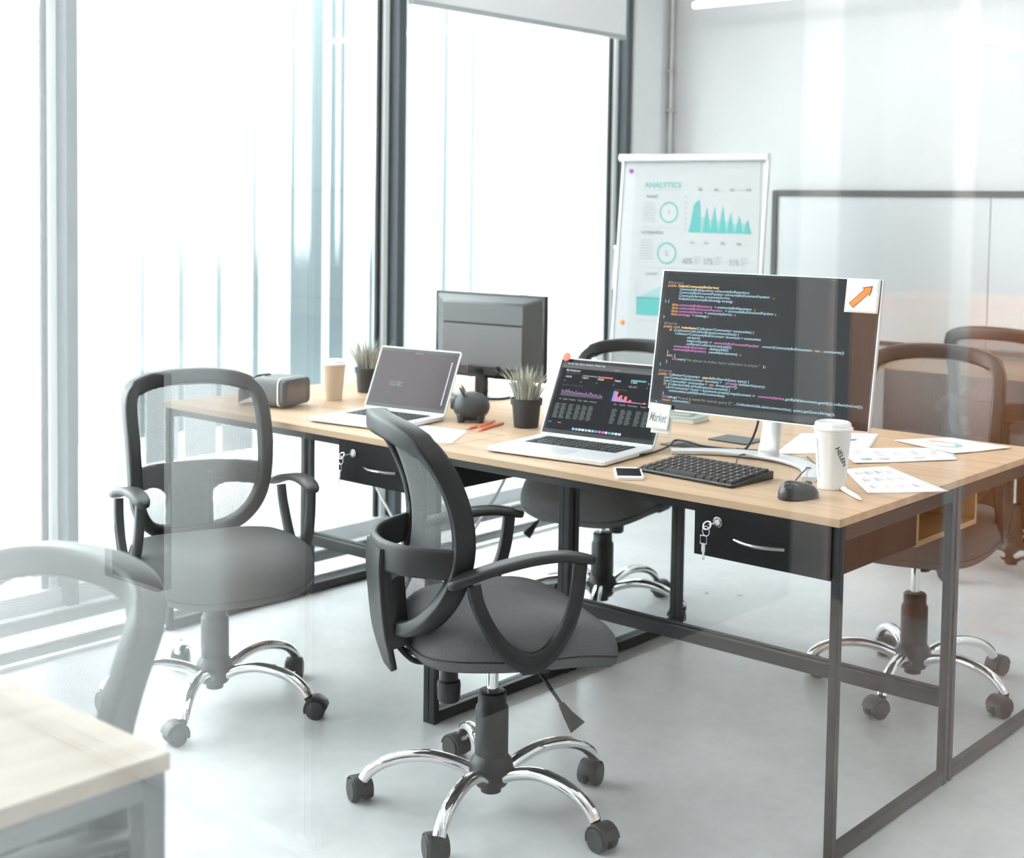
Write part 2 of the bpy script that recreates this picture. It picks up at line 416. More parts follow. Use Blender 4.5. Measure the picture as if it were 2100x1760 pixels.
# ------------------------------------------------------------------ office chair
def y_back(x, z):
    a, b, c = .683, .893, .433
    L = lambda z_: (-.134*(z_-b)*(z_-c)/((a-b)*(a-c)) - .215*(z_-a)*(z_-c)/((b-a)*(b-c)) - .205*(z_-a)*(z_-b)/((c-a)*(c-b)))
    return L(z) - .03*(1-(min(abs(x), .21)/.21)**2)
half = [(0, .924), (.06, .923), (.12, .917), (.165, .906), (.194, .888), (.208, .862), (.213, .82), (.213, .75), (.211, .68),
        (.206, .61), (.196, .555), (.178, .510), (.150, .472), (.117, .450), (.08, .440), (.04, .436), (0, .435)]
hs = spline([(x, 0, z) for x, z in half], 3)
outl = [(p.x, p.z) for p in hs] + [(-p.x, p.z) for p in reversed(hs[1:-1])]

def build_chair():
    t = thing('office_chair', '', 'chair')
    # five legs with casters (built along +X)
    lg = MB()
    pth = spline([(.035, 0, .083), (.08, 0, .104), (.14, 0, .118), (.20, 0, .115), (.25, 0, .100), (.283, 0, .078), (.298, 0, .058)], 5)
    lg.sweep(pth, [(.0175*math.cos(2*PI*i/14), .0150*math.sin(2*PI*i/14)) for i in range(14)], (0, 0, 1),
             scale=[(1.05-.2*i/len(pth), 1.0-.08*i/len(pth)) for i in range(len(pth))])
    leg_me = cas_me = None
    for k in range(5):
        if k == 0:
            lo = lg.build('leg', m_chrome, t, smooth=50); leg_me = lo.data
            c = MB()
            for s in (-1, 1):
                c.T = Matrix.Translation((-.022, 0, .027)) @ Matrix.Rotation(PI/2, 4, 'X')
                c.lathe([(.006, s*.006), (.024, s*.006), (.027, s*.009), (.027, s*.022), (.024, s*.026), (.006, s*.0265)], 22, m_wheel)
            c.T = Matrix.Identity(4)
            arc = [(-.022+.031*math.cos(a), 0, .027+.031*math.sin(a)) for a in [rad(d) for d in range(-20, 171, 19)]]
            c.sweep(arc, rrect(.0022, .023, .002, 2), (0, 1, 0), m=m_plastic)
            c.box((-.03, -.005, .02), (.004, .005, .05), m_plastic)
            c.lathe([(.008, .045), (.011, .05), (.011, .066), (.006, .068)], 14, m_plastic)
            co = c.build('caster', m_plastic, lo, smooth=True, loc=(.298, 0, 0)); cas_me = co.data
        else:
            lo = bpy.data.objects.new('leg', leg_me); COL.objects.link(lo); lo.parent = t
            co = bpy.data.objects.new('caster', cas_me); COL.objects.link(co); co.parent = lo; co.location = (.298, 0, 0)
        lo.rotation_euler.z = rad(72*k); lo['k'] = k
    hub = MB()
    hub.lathe([(.020, .040), (.024, .042), (.024, .055), (.036, .058), (.048, .075), (.053, .095), (.049, .115), (.040, .128), (.038, .131),
               (.039, .135), (.0385, .240), (.035, .246), (.033, .249), (.033, .276), (.029, .280), (.016, .281)], 32)
    hub.build('column_cover', m_plastic, t, smooth=True)
    MB().lathe([(.0135, .26), (.0135, .40)], 20).build('gas_rod', m_chrome, t, smooth=True)
    L = []
    # mechanism under the seat
    q = MB(); q.box((-.085, -.12, .352), (.085, .11, .378)).box((-.05, -.06, .335), (.05, .06, .352))
    q.box((-.205, .0, .372), (.205, .05, .384))
    L.append(q.build('seat_plate', m_plastic, t, bevel=.006))
    q = MB().lathe([(.018, .345), (.021, .335), (.021, .308), (.026, .304), (.0275, .296), (.026, .262), (.022, .257)], 20, c=(0, -.105, 0))
    L.append(q.build('tension_knob', m_plastic, t, smooth=True))
    q = MB().tube(spline([(.10, .05, .365), (.16, .06, .352), (.195, .075, .325), (.212, .09, .300)], 5), .0042, 8)
    q.sweep([(.210, .088, .304), (.222, .10, .282), (.236, .118, .256)], rrect(.013, .004, .003, 2), (1, -.6, .4), scale=[.5, .9, 1.5])
    L.append(q.build('height_lever', m_plastic, t, smooth=True))
    # seat cushion
    N = 56; rings = []
    prof = [(.386, .90), (.388, .955), (.397, .988), (.412, 1.0), (.4145, .978), (.417, 1.0), (.434, .995), (.452, .965), (.465, .90), (.4725, .78), (.475, .6), (.472, .35), (.469, .1)]
    vs = []; fs = []
    for z, sc in prof:
        for k in range(N):
            a = 2*PI*k/N; ca, sa = math.cos(a), math.sin(a); e = 2/3.4
            x = .243*math.copysign(abs(ca)**e, ca)*sc; y = .235*math.copysign(abs(sa)**e, sa)*sc+.028
            x *= 1 - .10*max(0, -(y-.03))/.2
            dz = -.042*max(0, (y-.10)/.16)**2 - .01*max(0, (-y-.08)/.13)**2
            dz += .012*(abs(x)/.24)**2*(1 if z > .44 else 0)
            vs.append((x, y, z+dz))
    for i in range(len(prof)-1):
        for k in range(N):
            k2 = (k+1) % N; fs.append((i*N+k, i*N+k2, (i+1)*N+k2, (i+1)*N+k))
    fs.append(tuple(reversed(range(N)))); fs.append(tuple((len(prof)-1)*N+k for k in range(N)))
    L.append(MB().add(vs, fs).build('seat', m_seat, t, smooth=60))
    # armrests
    for s in (1, -1):
        q = MB()
        loop = spline([(s*.236, -.125, .590), (s*.238, -.115, .545), (s*.240, -.085, .485), (s*.240, -.045, .435), (s*.238, .004, .411),
                       (s*.240, .05, .432), (s*.240, .088, .485), (s*.238, .108, .545), (s*.236, .117, .618)], 5)
        nL = len(loop)
        sc = [(1+.55*math.exp(-((i/(nL-1)-.5)/.17)**2), 1) for i in range(nL)]
        q.sweep(loop, rrect(.0145, .012, .006, 3), (1, 0, 0), scale=sc)
        q.box((min(s*.12, s*.236), -.012, .384), (max(s*.12, s*.236), .05, .400))
        ar = q.build('armrest', m_plastic, t, smooth=True); L.append(ar)
        g = MB().sweep([p + Vector((s*.0122, 0, 0)) for p in loop[int(nL*.18):int(nL*.82)]], rrect(.0055, .0007, .0005, 1), (1, 0, 0))
        g.build('groove', m_dark, ar)
        pd = spline([(s*.232, -.180, .588), (s*.234, -.13, .606), (s*.236, -.06, .624), (s*.236, .02, .636), (s*.235, .09, .636), (s*.234, .155, .622)], 6)
        nP = len(pd)
        scp = [(math.sqrt(max(.02, 1-(abs(2*i/(nP-1)-1))**6)), .6+.4*math.sqrt(max(.02, 1-(abs(2*i/(nP-1)-1))**8))) for i in range(nP)]
        MB().sweep(pd, rrect(.025, .010, .009, 3), (0, 0, 1), scale=scp).build('arm_pad', m_plastic, ar, smooth=50)
    # back frame
    path = []
    cx, cz = 0, .68
    for x, z in outl:
        path.append((x*.905, y_back(x, z), cz+(z-cz)*.925 if z < cz else cz+(z-cz)*.92))
    sc = [((1.35 if p[2] > .84 and abs(p[0]) < .17 else 1.0), 1) for p in path]
    L.append(MB().sweep(path, rrect(.0175, .024, .008, 3), (0, 1, 0), closed=True, scale=sc).build('back_frame', m_plastic, t, smooth=45))
    vs = []; fs = []; K = 10; n = len(outl)
    for j in range(K+1):
        f = j/K
        for x, z in outl:
            xx = x*.87*f; zz = cz+(z-cz)*.88*f
            vs.append((xx, y_back(xx, zz) - .004 - .012*(1-f*f), zz))
    for j in range(K):
        for i in range(n):
            i2 = (i+1) % n; fs.append((j*n+i, j*n+i2, (j+1)*n+i2, (j+1)*n+i))
    L.append(MB().add(vs, fs).build('mesh_panel', m_mesh, t, smooth=80))
    # lumbar hoop and spine behind the mesh
    q = MB()
    hoop = spline([(-.193, -.150, .622), (-.165, -.190, .622), (-.115, -.243, .620), (-.055, -.270, .619), (0, -.276, .619),
                   (.055, -.270, .619), (.115, -.243, .620), (.165, -.190, .622), (.193, -.150, .622)], 5)
    q.sweep(hoop, rrect(.009, .034, .008, 3), (0, 0, 1))
    sp = spline([(0, -.278, .635), (0, -.281, .59), (0, -.276, .52), (0, -.268, .45), (0, -.258, .405), (0, -.243, .352)], 5)
    nS = len(sp)
    q.sweep(sp, rrect(.064, .0075, .006, 3), (0, 1, 0), scale=[((1 if i < nS*.72 else 1-.55*((i-nS*.72)/(nS*.28))**1.5), 1) for i in range(nS)])
    for s in (-1, 1):
        fl = [p + Vector((s*.058, .026, 0)) for p in sp[2:int(nS*.78)]]
        q.sweep(fl, rrect(.006, .026, .004, 2), (0, 1, 0))
    for s in (-1, 1):
        fp = [(.055, .60), (.118, .60), (.118, .588)] + [(.118-.054*math.sin(a), .540+.048*math.cos(a)) for a in (.25, .6, .95, 1.3)] + [(.064, .520), (.055, .520)]
        vs = [(s*x, -.268+.43*max(0, x-.055)+dy, z) for dy in (0, .009) for x, z in fp]; n_ = len(fp)
        q.add(vs, [tuple(range(n_)), tuple(range(n_, 2*n_))] + [(i, (i+1) % n_, n_+(i+1) % n_, n_+i) for i in range(n_)])
    q.box((-.058, -.262, .432), (.058, -.205, .458))
    L.append(q.build('lumbar_bracket', m_plastic, t, smooth=42))
    q = MB()
    for s in (-1, 1):
        q.tube(spline([(s*.035, -.246, .425), (s*.035, -.215, .385), (s*.035, -.18, .366), (s*.035, -.09, .366)], 5), .0065, 10)
    L.append(q.build('back_rod', m_frame, t, smooth=True))
    for o in L: o['lift'] = 1
    return t

proto = build_chair()
def set_chair(t, x, y, yaw, phase, lift, label, swivel):
    t.location = (x, y, 0); t.rotation_euler.z = rad(yaw)
    tag(t, label, 'chair', 'mesh-back office chairs')
    for c in kids(t):
        if c.name.startswith('leg'):
            c.rotation_euler.z = rad(phase-yaw+72*c['k'])
            for d in kids(c): d.rotation_euler.z = rad(swivel[c['k']])
        elif 'lift' in c: c.location.z = lift
chairs = [
    (1.673, -.272, -29.8, 2, .008, 'charcoal mesh-back office chair in the foreground, turned side-on to the desks', (170, 30, -150, 120, 40)),
    (.648, -.285, -110, 19.5, -.018, 'pale veiled mesh-back office chair by the window, seat turned to the viewer', (200, 40, 150, -60, 130)),
    (2.02, -1.78, 188, 10, -.04, 'mesh-back office chair pushed under the pale desk in the lower left corner', (0, 50, 150, 90, 200)),
    (.905, 1.16, 190, 14, .0, 'dark mesh-back office chair behind the desks, half hidden by the dashboard laptop', (20, 100, 200, 60, 150)),
    (2.03, 1.195, 194, 63, .065, 'dark mesh-back office chair behind the scattered papers at the right end', (190, 60, 20, 150, 80)),
    (1.755, 2.66, 0, 30, .05, 'mesh-back office chair farthest back, by the desk under the whiteboard', (0, 50, 90, 150, 30)),
]
for i, (x, y, yaw, ph, lf, lab, sw) in enumerate(chairs):
    t = proto if i == 0 else copy_tree(proto)
    set_chair(t, x, y, yaw, ph, lf, lab, sw)

# ------------------------------------------------------------------ desks
def desk_frame(t, w, d, mfr, tb=.02, inset=.0, stretch='back', front_rail=True):
    for x in (inset, w-inset-tb):
        for y in (.005, d-.005-tb):
            MB().box((x, y, 0), (x+tb, y+tb, .732)).build('leg', mfr, t, bevel=.0015)
        MB().box((x, .005+tb, .004), (x+tb, d-.005-tb, .034)).build('floor_rail', mfr, t, bevel=.0015)
        MB().box((x, .005+tb, .700), (x+tb, d-.005-tb, .731)).build('end_rail', mfr, t, bevel=.0015)
    if front_rail:
        MB().box((inset+tb, .03, .706), (w-inset-tb, .05, .731)).build('top_rail', mfr, t)
        MB().box((inset+tb, d-.05, .706), (w-inset-tb, d-.03, .731)).build('top_rail', mfr, t)
    if stretch:
        y = d-.005-tb if stretch == 'back' else .005
        MB().box((inset+tb, y, .19), (w-inset-tb, y+tb, .225)).build('stretcher', mfr, t, bevel=.0015)
def drawer(t, x0, x1, y0=0.0):
    q = MB(); q.box((x0, y0+.018, .618), (x1, y0+.42, .730))
    d = q.build('drawer', m_drawer, t, bevel=.001)
    MB().box((x0-.002, y0, .615), (x1+.002, y0+.018, .7315)).build('drawer_front', m_drawer, d, bevel=.001)
    hx = x0+.105
    MB().tube([(hx+.125*k/10, y0-.001-.022*math.sin(PI*k/10), .664) for k in range(11)], .0048, 8).build('handle', m_nickel, d, smooth=True)
    c = MB(); c.T = Matrix.Translation((x0+.061, y0, .697)) @ Matrix.Rotation(PI/2, 4, 'X')
    c.lathe([(.0125, 0), (.0125, .0035), (.0095, .0045), (.0085, .003), (.008, .003)], 22, m_nickel); c.lathe([(.0065, .002), (.0065, .005), (.002, .0052)], 16, m_silver); c.build('lock', m_silver, d, smooth=True)
def keys(x, y, z, label):
    t = thing('key_set', label, 'keys', (x, y, z))
    k = MB(); k.box((-.003, -.035, -.0008), (.003, -.006, .0008)); k.tube([(.0095*math.cos(a)-.0, -.042+.0095*math.sin(a)*.6, .008*math.sin(a)) for a in [2*PI*i/16 for i in range(16)]], .0018, 6, closed=True)
    k.build('inserted_key', m_silver, t, smooth=True)
    MB().tube([(-.002+.009*math.cos(a), -.043, -.013+.011*math.sin(a)) for a in [2*PI*i/18 for i in range(18)]], .0011, 6, closed=True).build('ring', m_silver, t, smooth=True)
    k = MB(); k.T = Matrix.Translation((-.008, -.043, -.024))
    k.tube([(-.008, 0, 0), (-.008, 0, -.018), (.008, 0, -.018), (.008, 0, 0)], .0014, 6, closed=True)
    k.box((-.0045, -.001, -.036), (.0045, .001, -.019)); k.box((-.002, -.001, -.05), (.003, .001, -.036)); k.ball((.0005, 0, -.05), (.004, .0015, .005), n=10, k=6)
    k.build('hanging_key', m_silver, t)
    return t
def desk(x, y, label, front=True, grp='office desks pushed together'):
    t = thing('office_desk', label, 'desk', (x, y, 0), 0, grp)
    MB().box((0, 0, .732), (1.2-.001, .6-.001, .75)).build('desktop', m_wood, t, bevel=.0012)
    desk_frame(t, 1.2-.001, .6-.001, m_frame, stretch='back' if front else 'front')
    if front: drawer(t, 1.2-.36, 1.2-.021)
    return t
d_lf = desk(0, 0, 'front left desk of the four, laptop with dim reflecting screen on it')
d_rf = desk(1.2, 0, 'front right desk of the four, big code monitor and keyboard on it')
d_lb = desk(0, .6, 'rear left desk of the four, monitor seen from behind on it', False)
d_rb = desk(1.2, .6, 'rear right desk of the four, donut chart paper on it', False)
# open cubby hung under the rear right desk (seen at the right end)
q = MB(); X0, X1, Y0, Y1, Z0, Z1 = .70, 1.13, -.072, .29, .585, .700
q.box((X0, Y0, Z0), (X1, Y1, Z0+.014)).box((X0, Y0, Z1-.012), (X1, Y1, Z1)).box((X0, Y0, Z0+.014), (X1, Y0+.012, Z1-.012)).box((X0, Y1-.012, Z0+.014), (X1, Y1, Z1-.012)).box((X0, Y0+.012, Z0+.014), (X0+.01, Y1-.012, Z1-.012))
o = q.build('cubby', m_cubby, d_rb); o['label'] = 'pale wood open box under the desk'
keys(.84+.061, -.004, .697, 'silver keys hanging in the lock of the left black drawer')
keys(1.2+.84+.061, -.004, .697, 'silver keys hanging in the lock of the right black drawer')
# cable tray sunk in the right desk
def wpoly(pts, z0, z1, mb=None, m=None): return (mb or MB()).prism(pts, z0, z1, m)
wx = lambda P: [(x-1.2, y) for x, y in P]
q = MB(); q.prism(wx([(1.60, .490), (1.90, .520), (1.90, .574), (1.60, .562)]), .7500, .7525, m_slab)
q.prism(wx([(1.635, .500), (1.885, .526), (1.885, .566), (1.635, .552)]), .7525, .7532, m_dark)
q.build('cable_slot', m_dark, d_rf)

# pale desk in the lower left corner
t = thing('office_desk', 'pale wood desk with grey steel frame in the lower left corner', 'desk', (1.215, -2.28, 0))
MB().box((0, 0, .728), (1.2, .6, .75)).build('desktop', m_lightwood, t, bevel=.0015)
desk_frame(t, 1.2, .6, m_greyframe, tb=.03, stretch='front', inset=.003)
# desk along the back wall
t = thing('office_desk', 'wooden desk with dark front against the back wall under the whiteboard', 'desk', (.85, 2.93, 0))
MB().box((0, 0, .722), (2.4, .5, .75)).build('desktop', m_wood, t, bevel=.0015)
MB().box((.03, .40, .03), (2.37, .425, .722)).build('front_panel', m_darkwood, t)
for x in (0.02, 2.355):
    for y in (.02, .44): MB().box((x, y, 0), (x+.025, y+.025, .722)).build('leg', m_frame, t)

# ------------------------------------------------------------------ electronics
def frame_at(pos, yaw):
    return Matrix.Translation(pos) @ Matrix.Rotation(yaw, 4, 'Z')
def rect_in(mb, fn, x0, y0, x1, y1, m): mb.add([fn(x0, y0), fn(x1, y0), fn(x1, y1), fn(x0, y1)], [(0, 1, 2, 3)], m)
def emis(name, c, s=.85): return mat(name, (0.01, 0.01, 0.01), .6, emit=c, es=s)
e_blue = emis('code_blue', (.30, .46, .55)); e_or = emis('code_orange', (.62, .27, .10)); e_ye = emis('code_yellow', (.85, .55, .25))
e_pu = emis('code_purple', (.45, .14, .38)); e_gr = emis('code_grey', (.16, .16, .15)); e_lg = emis('code_light', (.28, .28, .28))
e_red = emis('dash_red', (.75, .10, .08)); e_bl2 = emis('dash_blue', (.08, .16, .75)); e_teal = emis('dash_teal', (.06, .28, .28))
e_wh = emis('dash_white', (.6, .58, .65)); e_dim = emis('dash_dim', (.06, .075, .075)); e_mag = emis('dash_magenta', (.55, .08, .5)); e_cy = emis('dash_cyan', (.2, .45, .75))

# --- code monitor
t = thing('monitor', 'large monitor showing dark program code, silver stand', 'monitor', (1.935, .50, .75), 0)
Wm, Hm = .596, .358
t.rotation_euler.z = rad(-3.0)
tilt = rad(9.8)
B = Matrix.Rotation(-rad(-3.0), 4, 'Z') @ Matrix.Translation((1.98-1.935, .339-.50, .881-.75)) @ Matrix.Rotation(rad(4.0), 4, 'Z') @ Matrix.Rotation(-tilt, 4, 'X')
def mfn(x, y, off=-.0012): return tuple(B @ Vector((x-Wm/2, off, Hm-y)))
q = MB(); q.T = B
q.box((-Wm/2, 0, 0), (Wm/2, .012, Hm), m_bezel); q.box((-Wm/2+.05, .012, .05), (Wm/2-.05, .035, Hm-.05), m_bezel)
sh = q.build('housing', m_bezel, t, bevel=.002)
q = MB(); q.T = B
for a, b in (((-Wm/2-.003, -.001, -.003), (Wm/2+.003, .011, 0)), ((-Wm/2-.003, -.001, Hm), (Wm/2+.003, .011, Hm+.002)), ((-Wm/2-.003, -.001, 0), (-Wm/2, .011, Hm)), ((Wm/2, -.001, 0), (Wm/2+.003, .011, Hm))): q.box(a, b)
q.build('rim', m_silver, t)
q = MB(); q.T = B; q.box((-Wm/2+.006, -.0008, .020), (Wm/2-.006, 0, Hm-.006)); scr = q.build('screen', m_monscreen, t)
cw, rh = .00445, .00850
code = {
 3: [(2, 'g', '@Autowired')],
 4: [(2, 'o', 'public '), (9, 'y', 'DefaultCommunityBotService(')],
 5: [(10, 'b', 'CommunityBotRepository communityBotRepository,')],
 6: [(10, 'b', 'CommunityBotDocumentPopulator communityBotDocumentPopulator'), (70, 'o', ',')],
 7: [(10, 'b', 'CommunityService communityService,')],
 8: [(10, 'b', 'DefaultCommunityBotStrategy strategy')],
 9: [(1, 'b', ') {')],
 10: [(6, 'o', 'this.'), (11, 'p', 'communityBotRepository'), (34, 'b', '= communityBotRepository'), (59, 'o', ';')],
 11: [(6, 'o', 'this.'), (11, 'p', 'communityBotDocumentPopulator'), (41, 'b', '= communityBotDocumentPopulator'), (72, 'o', ';')],
 12: [(6, 'o', 'this.'), (11, 'p', 'communityService'), (28, 'b', '= communityService'), (47, 'o', ';')],
 13: [(6, 'o', 'this.'), (11, 'p', 'strategy'), (20, 'b', '= strategy'), (30, 'o', ';')],
 14: [(1, 'b', '}')],
 16: [(2, 'g', '@Override')],
 17: [(2, 'o', 'public void '), (14, 'y', 'indexItems'), (24, 'b', '(Collection<Community> communities) {')],
 18: [(6, 'o', 'if'), (9, 'b', '(CollectionUtils.isNotEmpty(communities)) {')],
 19: [(10, 'b', 'Collection<CommunityBotDocument> documents = communities')],
 20: [(18, 'b', '.stream()')],
 21: [(18, 'b', '.map(community ->'), (36, 'p', 'communityBotDocumentPopulator'), (66, 'b', '.convert(CommunityBotDocument::'), (98, 'o', 'new'), (102, 'b', ', community))')],
 22: [(18, 'b', '.collect(Collectors.toList());')],
 23: [(10, 'p', 'communityBotRepository'), (33, 'b', '.deleteAll();')],
 24: [(10, 'p', 'communityBotRepository'), (33, 'b', '.saveAll(documents)'), (53, 'o', ';')],
 25: [(6, 'b', '}')],
 26: [(6, 'o', 'else'), (11, 'b', '{')],
 27: [(10, 'p', 'LOG'), (13, 'b', '.warn('), (19, 'g', '"No places to index, input collection is empty."'), (68, 'b', ');')],
 28: [(6, 'b', '}')],
 29: [(2, 'b', '}')],
 31: [(2, 'g', '@Override')],
 32: [(2, 'o', 'public '), (9, 'b', 'Collection<Community>'), (31, 'y', 'search'), (37, 'b', '(BotSearchQuery query) {')],
 33: [(6, 'b', 'List<CommunityBotDocument> documents ='), (46, 'p', 'strategy'), (54, 'b', '.doSearch(query);')],
 34: [(6, 'b', 'List<Community> communities ='), (36, 'o', 'new'), (40, 'b', 'ArrayList<>();')],
 35: [(6, 'o', 'if'), (9, 'b', '(CollectionUtils.isNotEmpty(documents)) {')],
 36: [(8, 'b', 'List<Community> found = documents.stream().map(document ->'), (67, 'p', 'communityService'), (83, 'b', '.getById(document.getId())).collect(toList());')],
 37: [(10, 'b', 'communities.addAll(foundCommunities);')],
 38: [(6, 'b', '}')],
 39: [(6, 'p', 'LOG'), (9, 'b', '.debug('), (16, 'g', '"Found {} items for search query {}"'), (53, 'b', ', CollectionUtils.size(communities), query.getQueryString());')],
 40: [(6, 'o', 'return'), (13, 'b', 'communities'), (24, 'o', ';')],
 41: [(2, 'b', '}')],
}
cm = {'b': e_blue, 'o': e_or, 'y': e_ye, 'p': e_pu, 'g': e_gr}
q = MB()
for r, segs in code.items():
    for c, k, s in segs:
        put_text(q, s.strip(), lambda x, y: mfn(x, y), .008+c*cw, 0, .0086, len(s.strip())*cw*.985, cm[k]) if False else None
        vs, fs = text2d(s.strip()); Wt = max(v[0] for v in vs); sx = len(s.strip())*cw*.985/Wt
        q.add([mfn(.008+c*cw+v[0]*sx, r*rh*.97+.008-v[1]*.0089) for v in vs], fs, cm[k])
q.build('code_text', e_blue, scr)
# stand
q = MB()
nk = spline([(0, .0, .005), (0, -.002, .03), (.002, .004, .07), (.008, .002, .13), (.018, -.030, .19), (.03, -.075, .25), (.04, -.095, .30)], 5)
q.sweep(nk, rrect(.028, .007, .006, 2), (0, 1, .1), scale=[(1.25 if i < 2 else 1.08 if i < 6 else 1.0, 1) for i in range(len(nk))])
q.box((-.01, -.115, .20), (.09, -.085, .30))
q.build('neck', m_silver, t, smooth=True)
q = MB()
arc = spline([(-.232, -.112, .006), (-.15, -.035, .007), (-.05, .006, .008), (.05, .006, .008), (.15, -.05, .007), (.225, -.172, .006)], 6)
q.sweep(arc, rrect(.030, .006, .005, 2), (0, 0, 1), scale=[(.55+.45*math.sin(PI*i/(len(arc)-1)), 1) for i in range(len(arc))])
q.build('base', m_silver, t, smooth=True)

# --- monitor seen from behind
t = thing('monitor', 'black monitor standing with its back to the viewer', 'monitor', (.612, .865, .75), rad(6))
w2, h2 = .462, .292
zb = .058; q = MB()
q.box((-w2/2, .02, zb), (w2/2, .040, zb+h2)); q.build('housing', m_bezel, t, bevel=.004)
q = MB()
a = [(-w2/2+.012, zb+.010), (w2/2-.012, zb+.010), (w2/2-.012, zb+h2-.008), (-w2/2+.012, zb+h2-.008)]
b = [(-w2/2+.065, zb+.04), (w2/2-.065, zb+.04), (w2/2-.065, zb+h2-.03), (-w2/2+.065, zb+h2-.03)]
vs = [(x, .02, z) for x, z in a] + [(x, -.018, z) for x, z in b]
q.add(vs, [(0, 1, 5, 4), (1, 2, 6, 5), (2, 3, 7, 6), (3, 0, 4, 7), (4, 5, 6, 7)])
q.build('rear_cover', mat('rear_plastic', (.085, .09, .095), .28), t, smooth=30, bevel=.006, seg=3)
MB().box((-w2/2+.064, -.0215, zb+.042), (w2/2-.064, -.0175, zb+.185)).build('rear_panel', mat('rear_panel', (.13, .132, .138), .4), t, bevel=.002)
MB().box((-w2/2+.066, -.0195, zb+.186), (w2/2-.066, -.0182, zb+.192)).build('seam', m_dark, t)
q = MB(); q.box((-.02, -.03, .012), (.02, -.005, .10)); q.box((-.055, -.03, .075), (.075, -.018, .108)); q.build('neck', m_bezel, t, bevel=.003)
q = MB().lathe([(.10, 0), (.11, .003), (.108, .008), (.05, .012), (.02, .014)], 32); q.v = [(x, y*.75-.02, z) for x, y, z in q.v]
q.build('base', m_bezel, t, smooth=True)

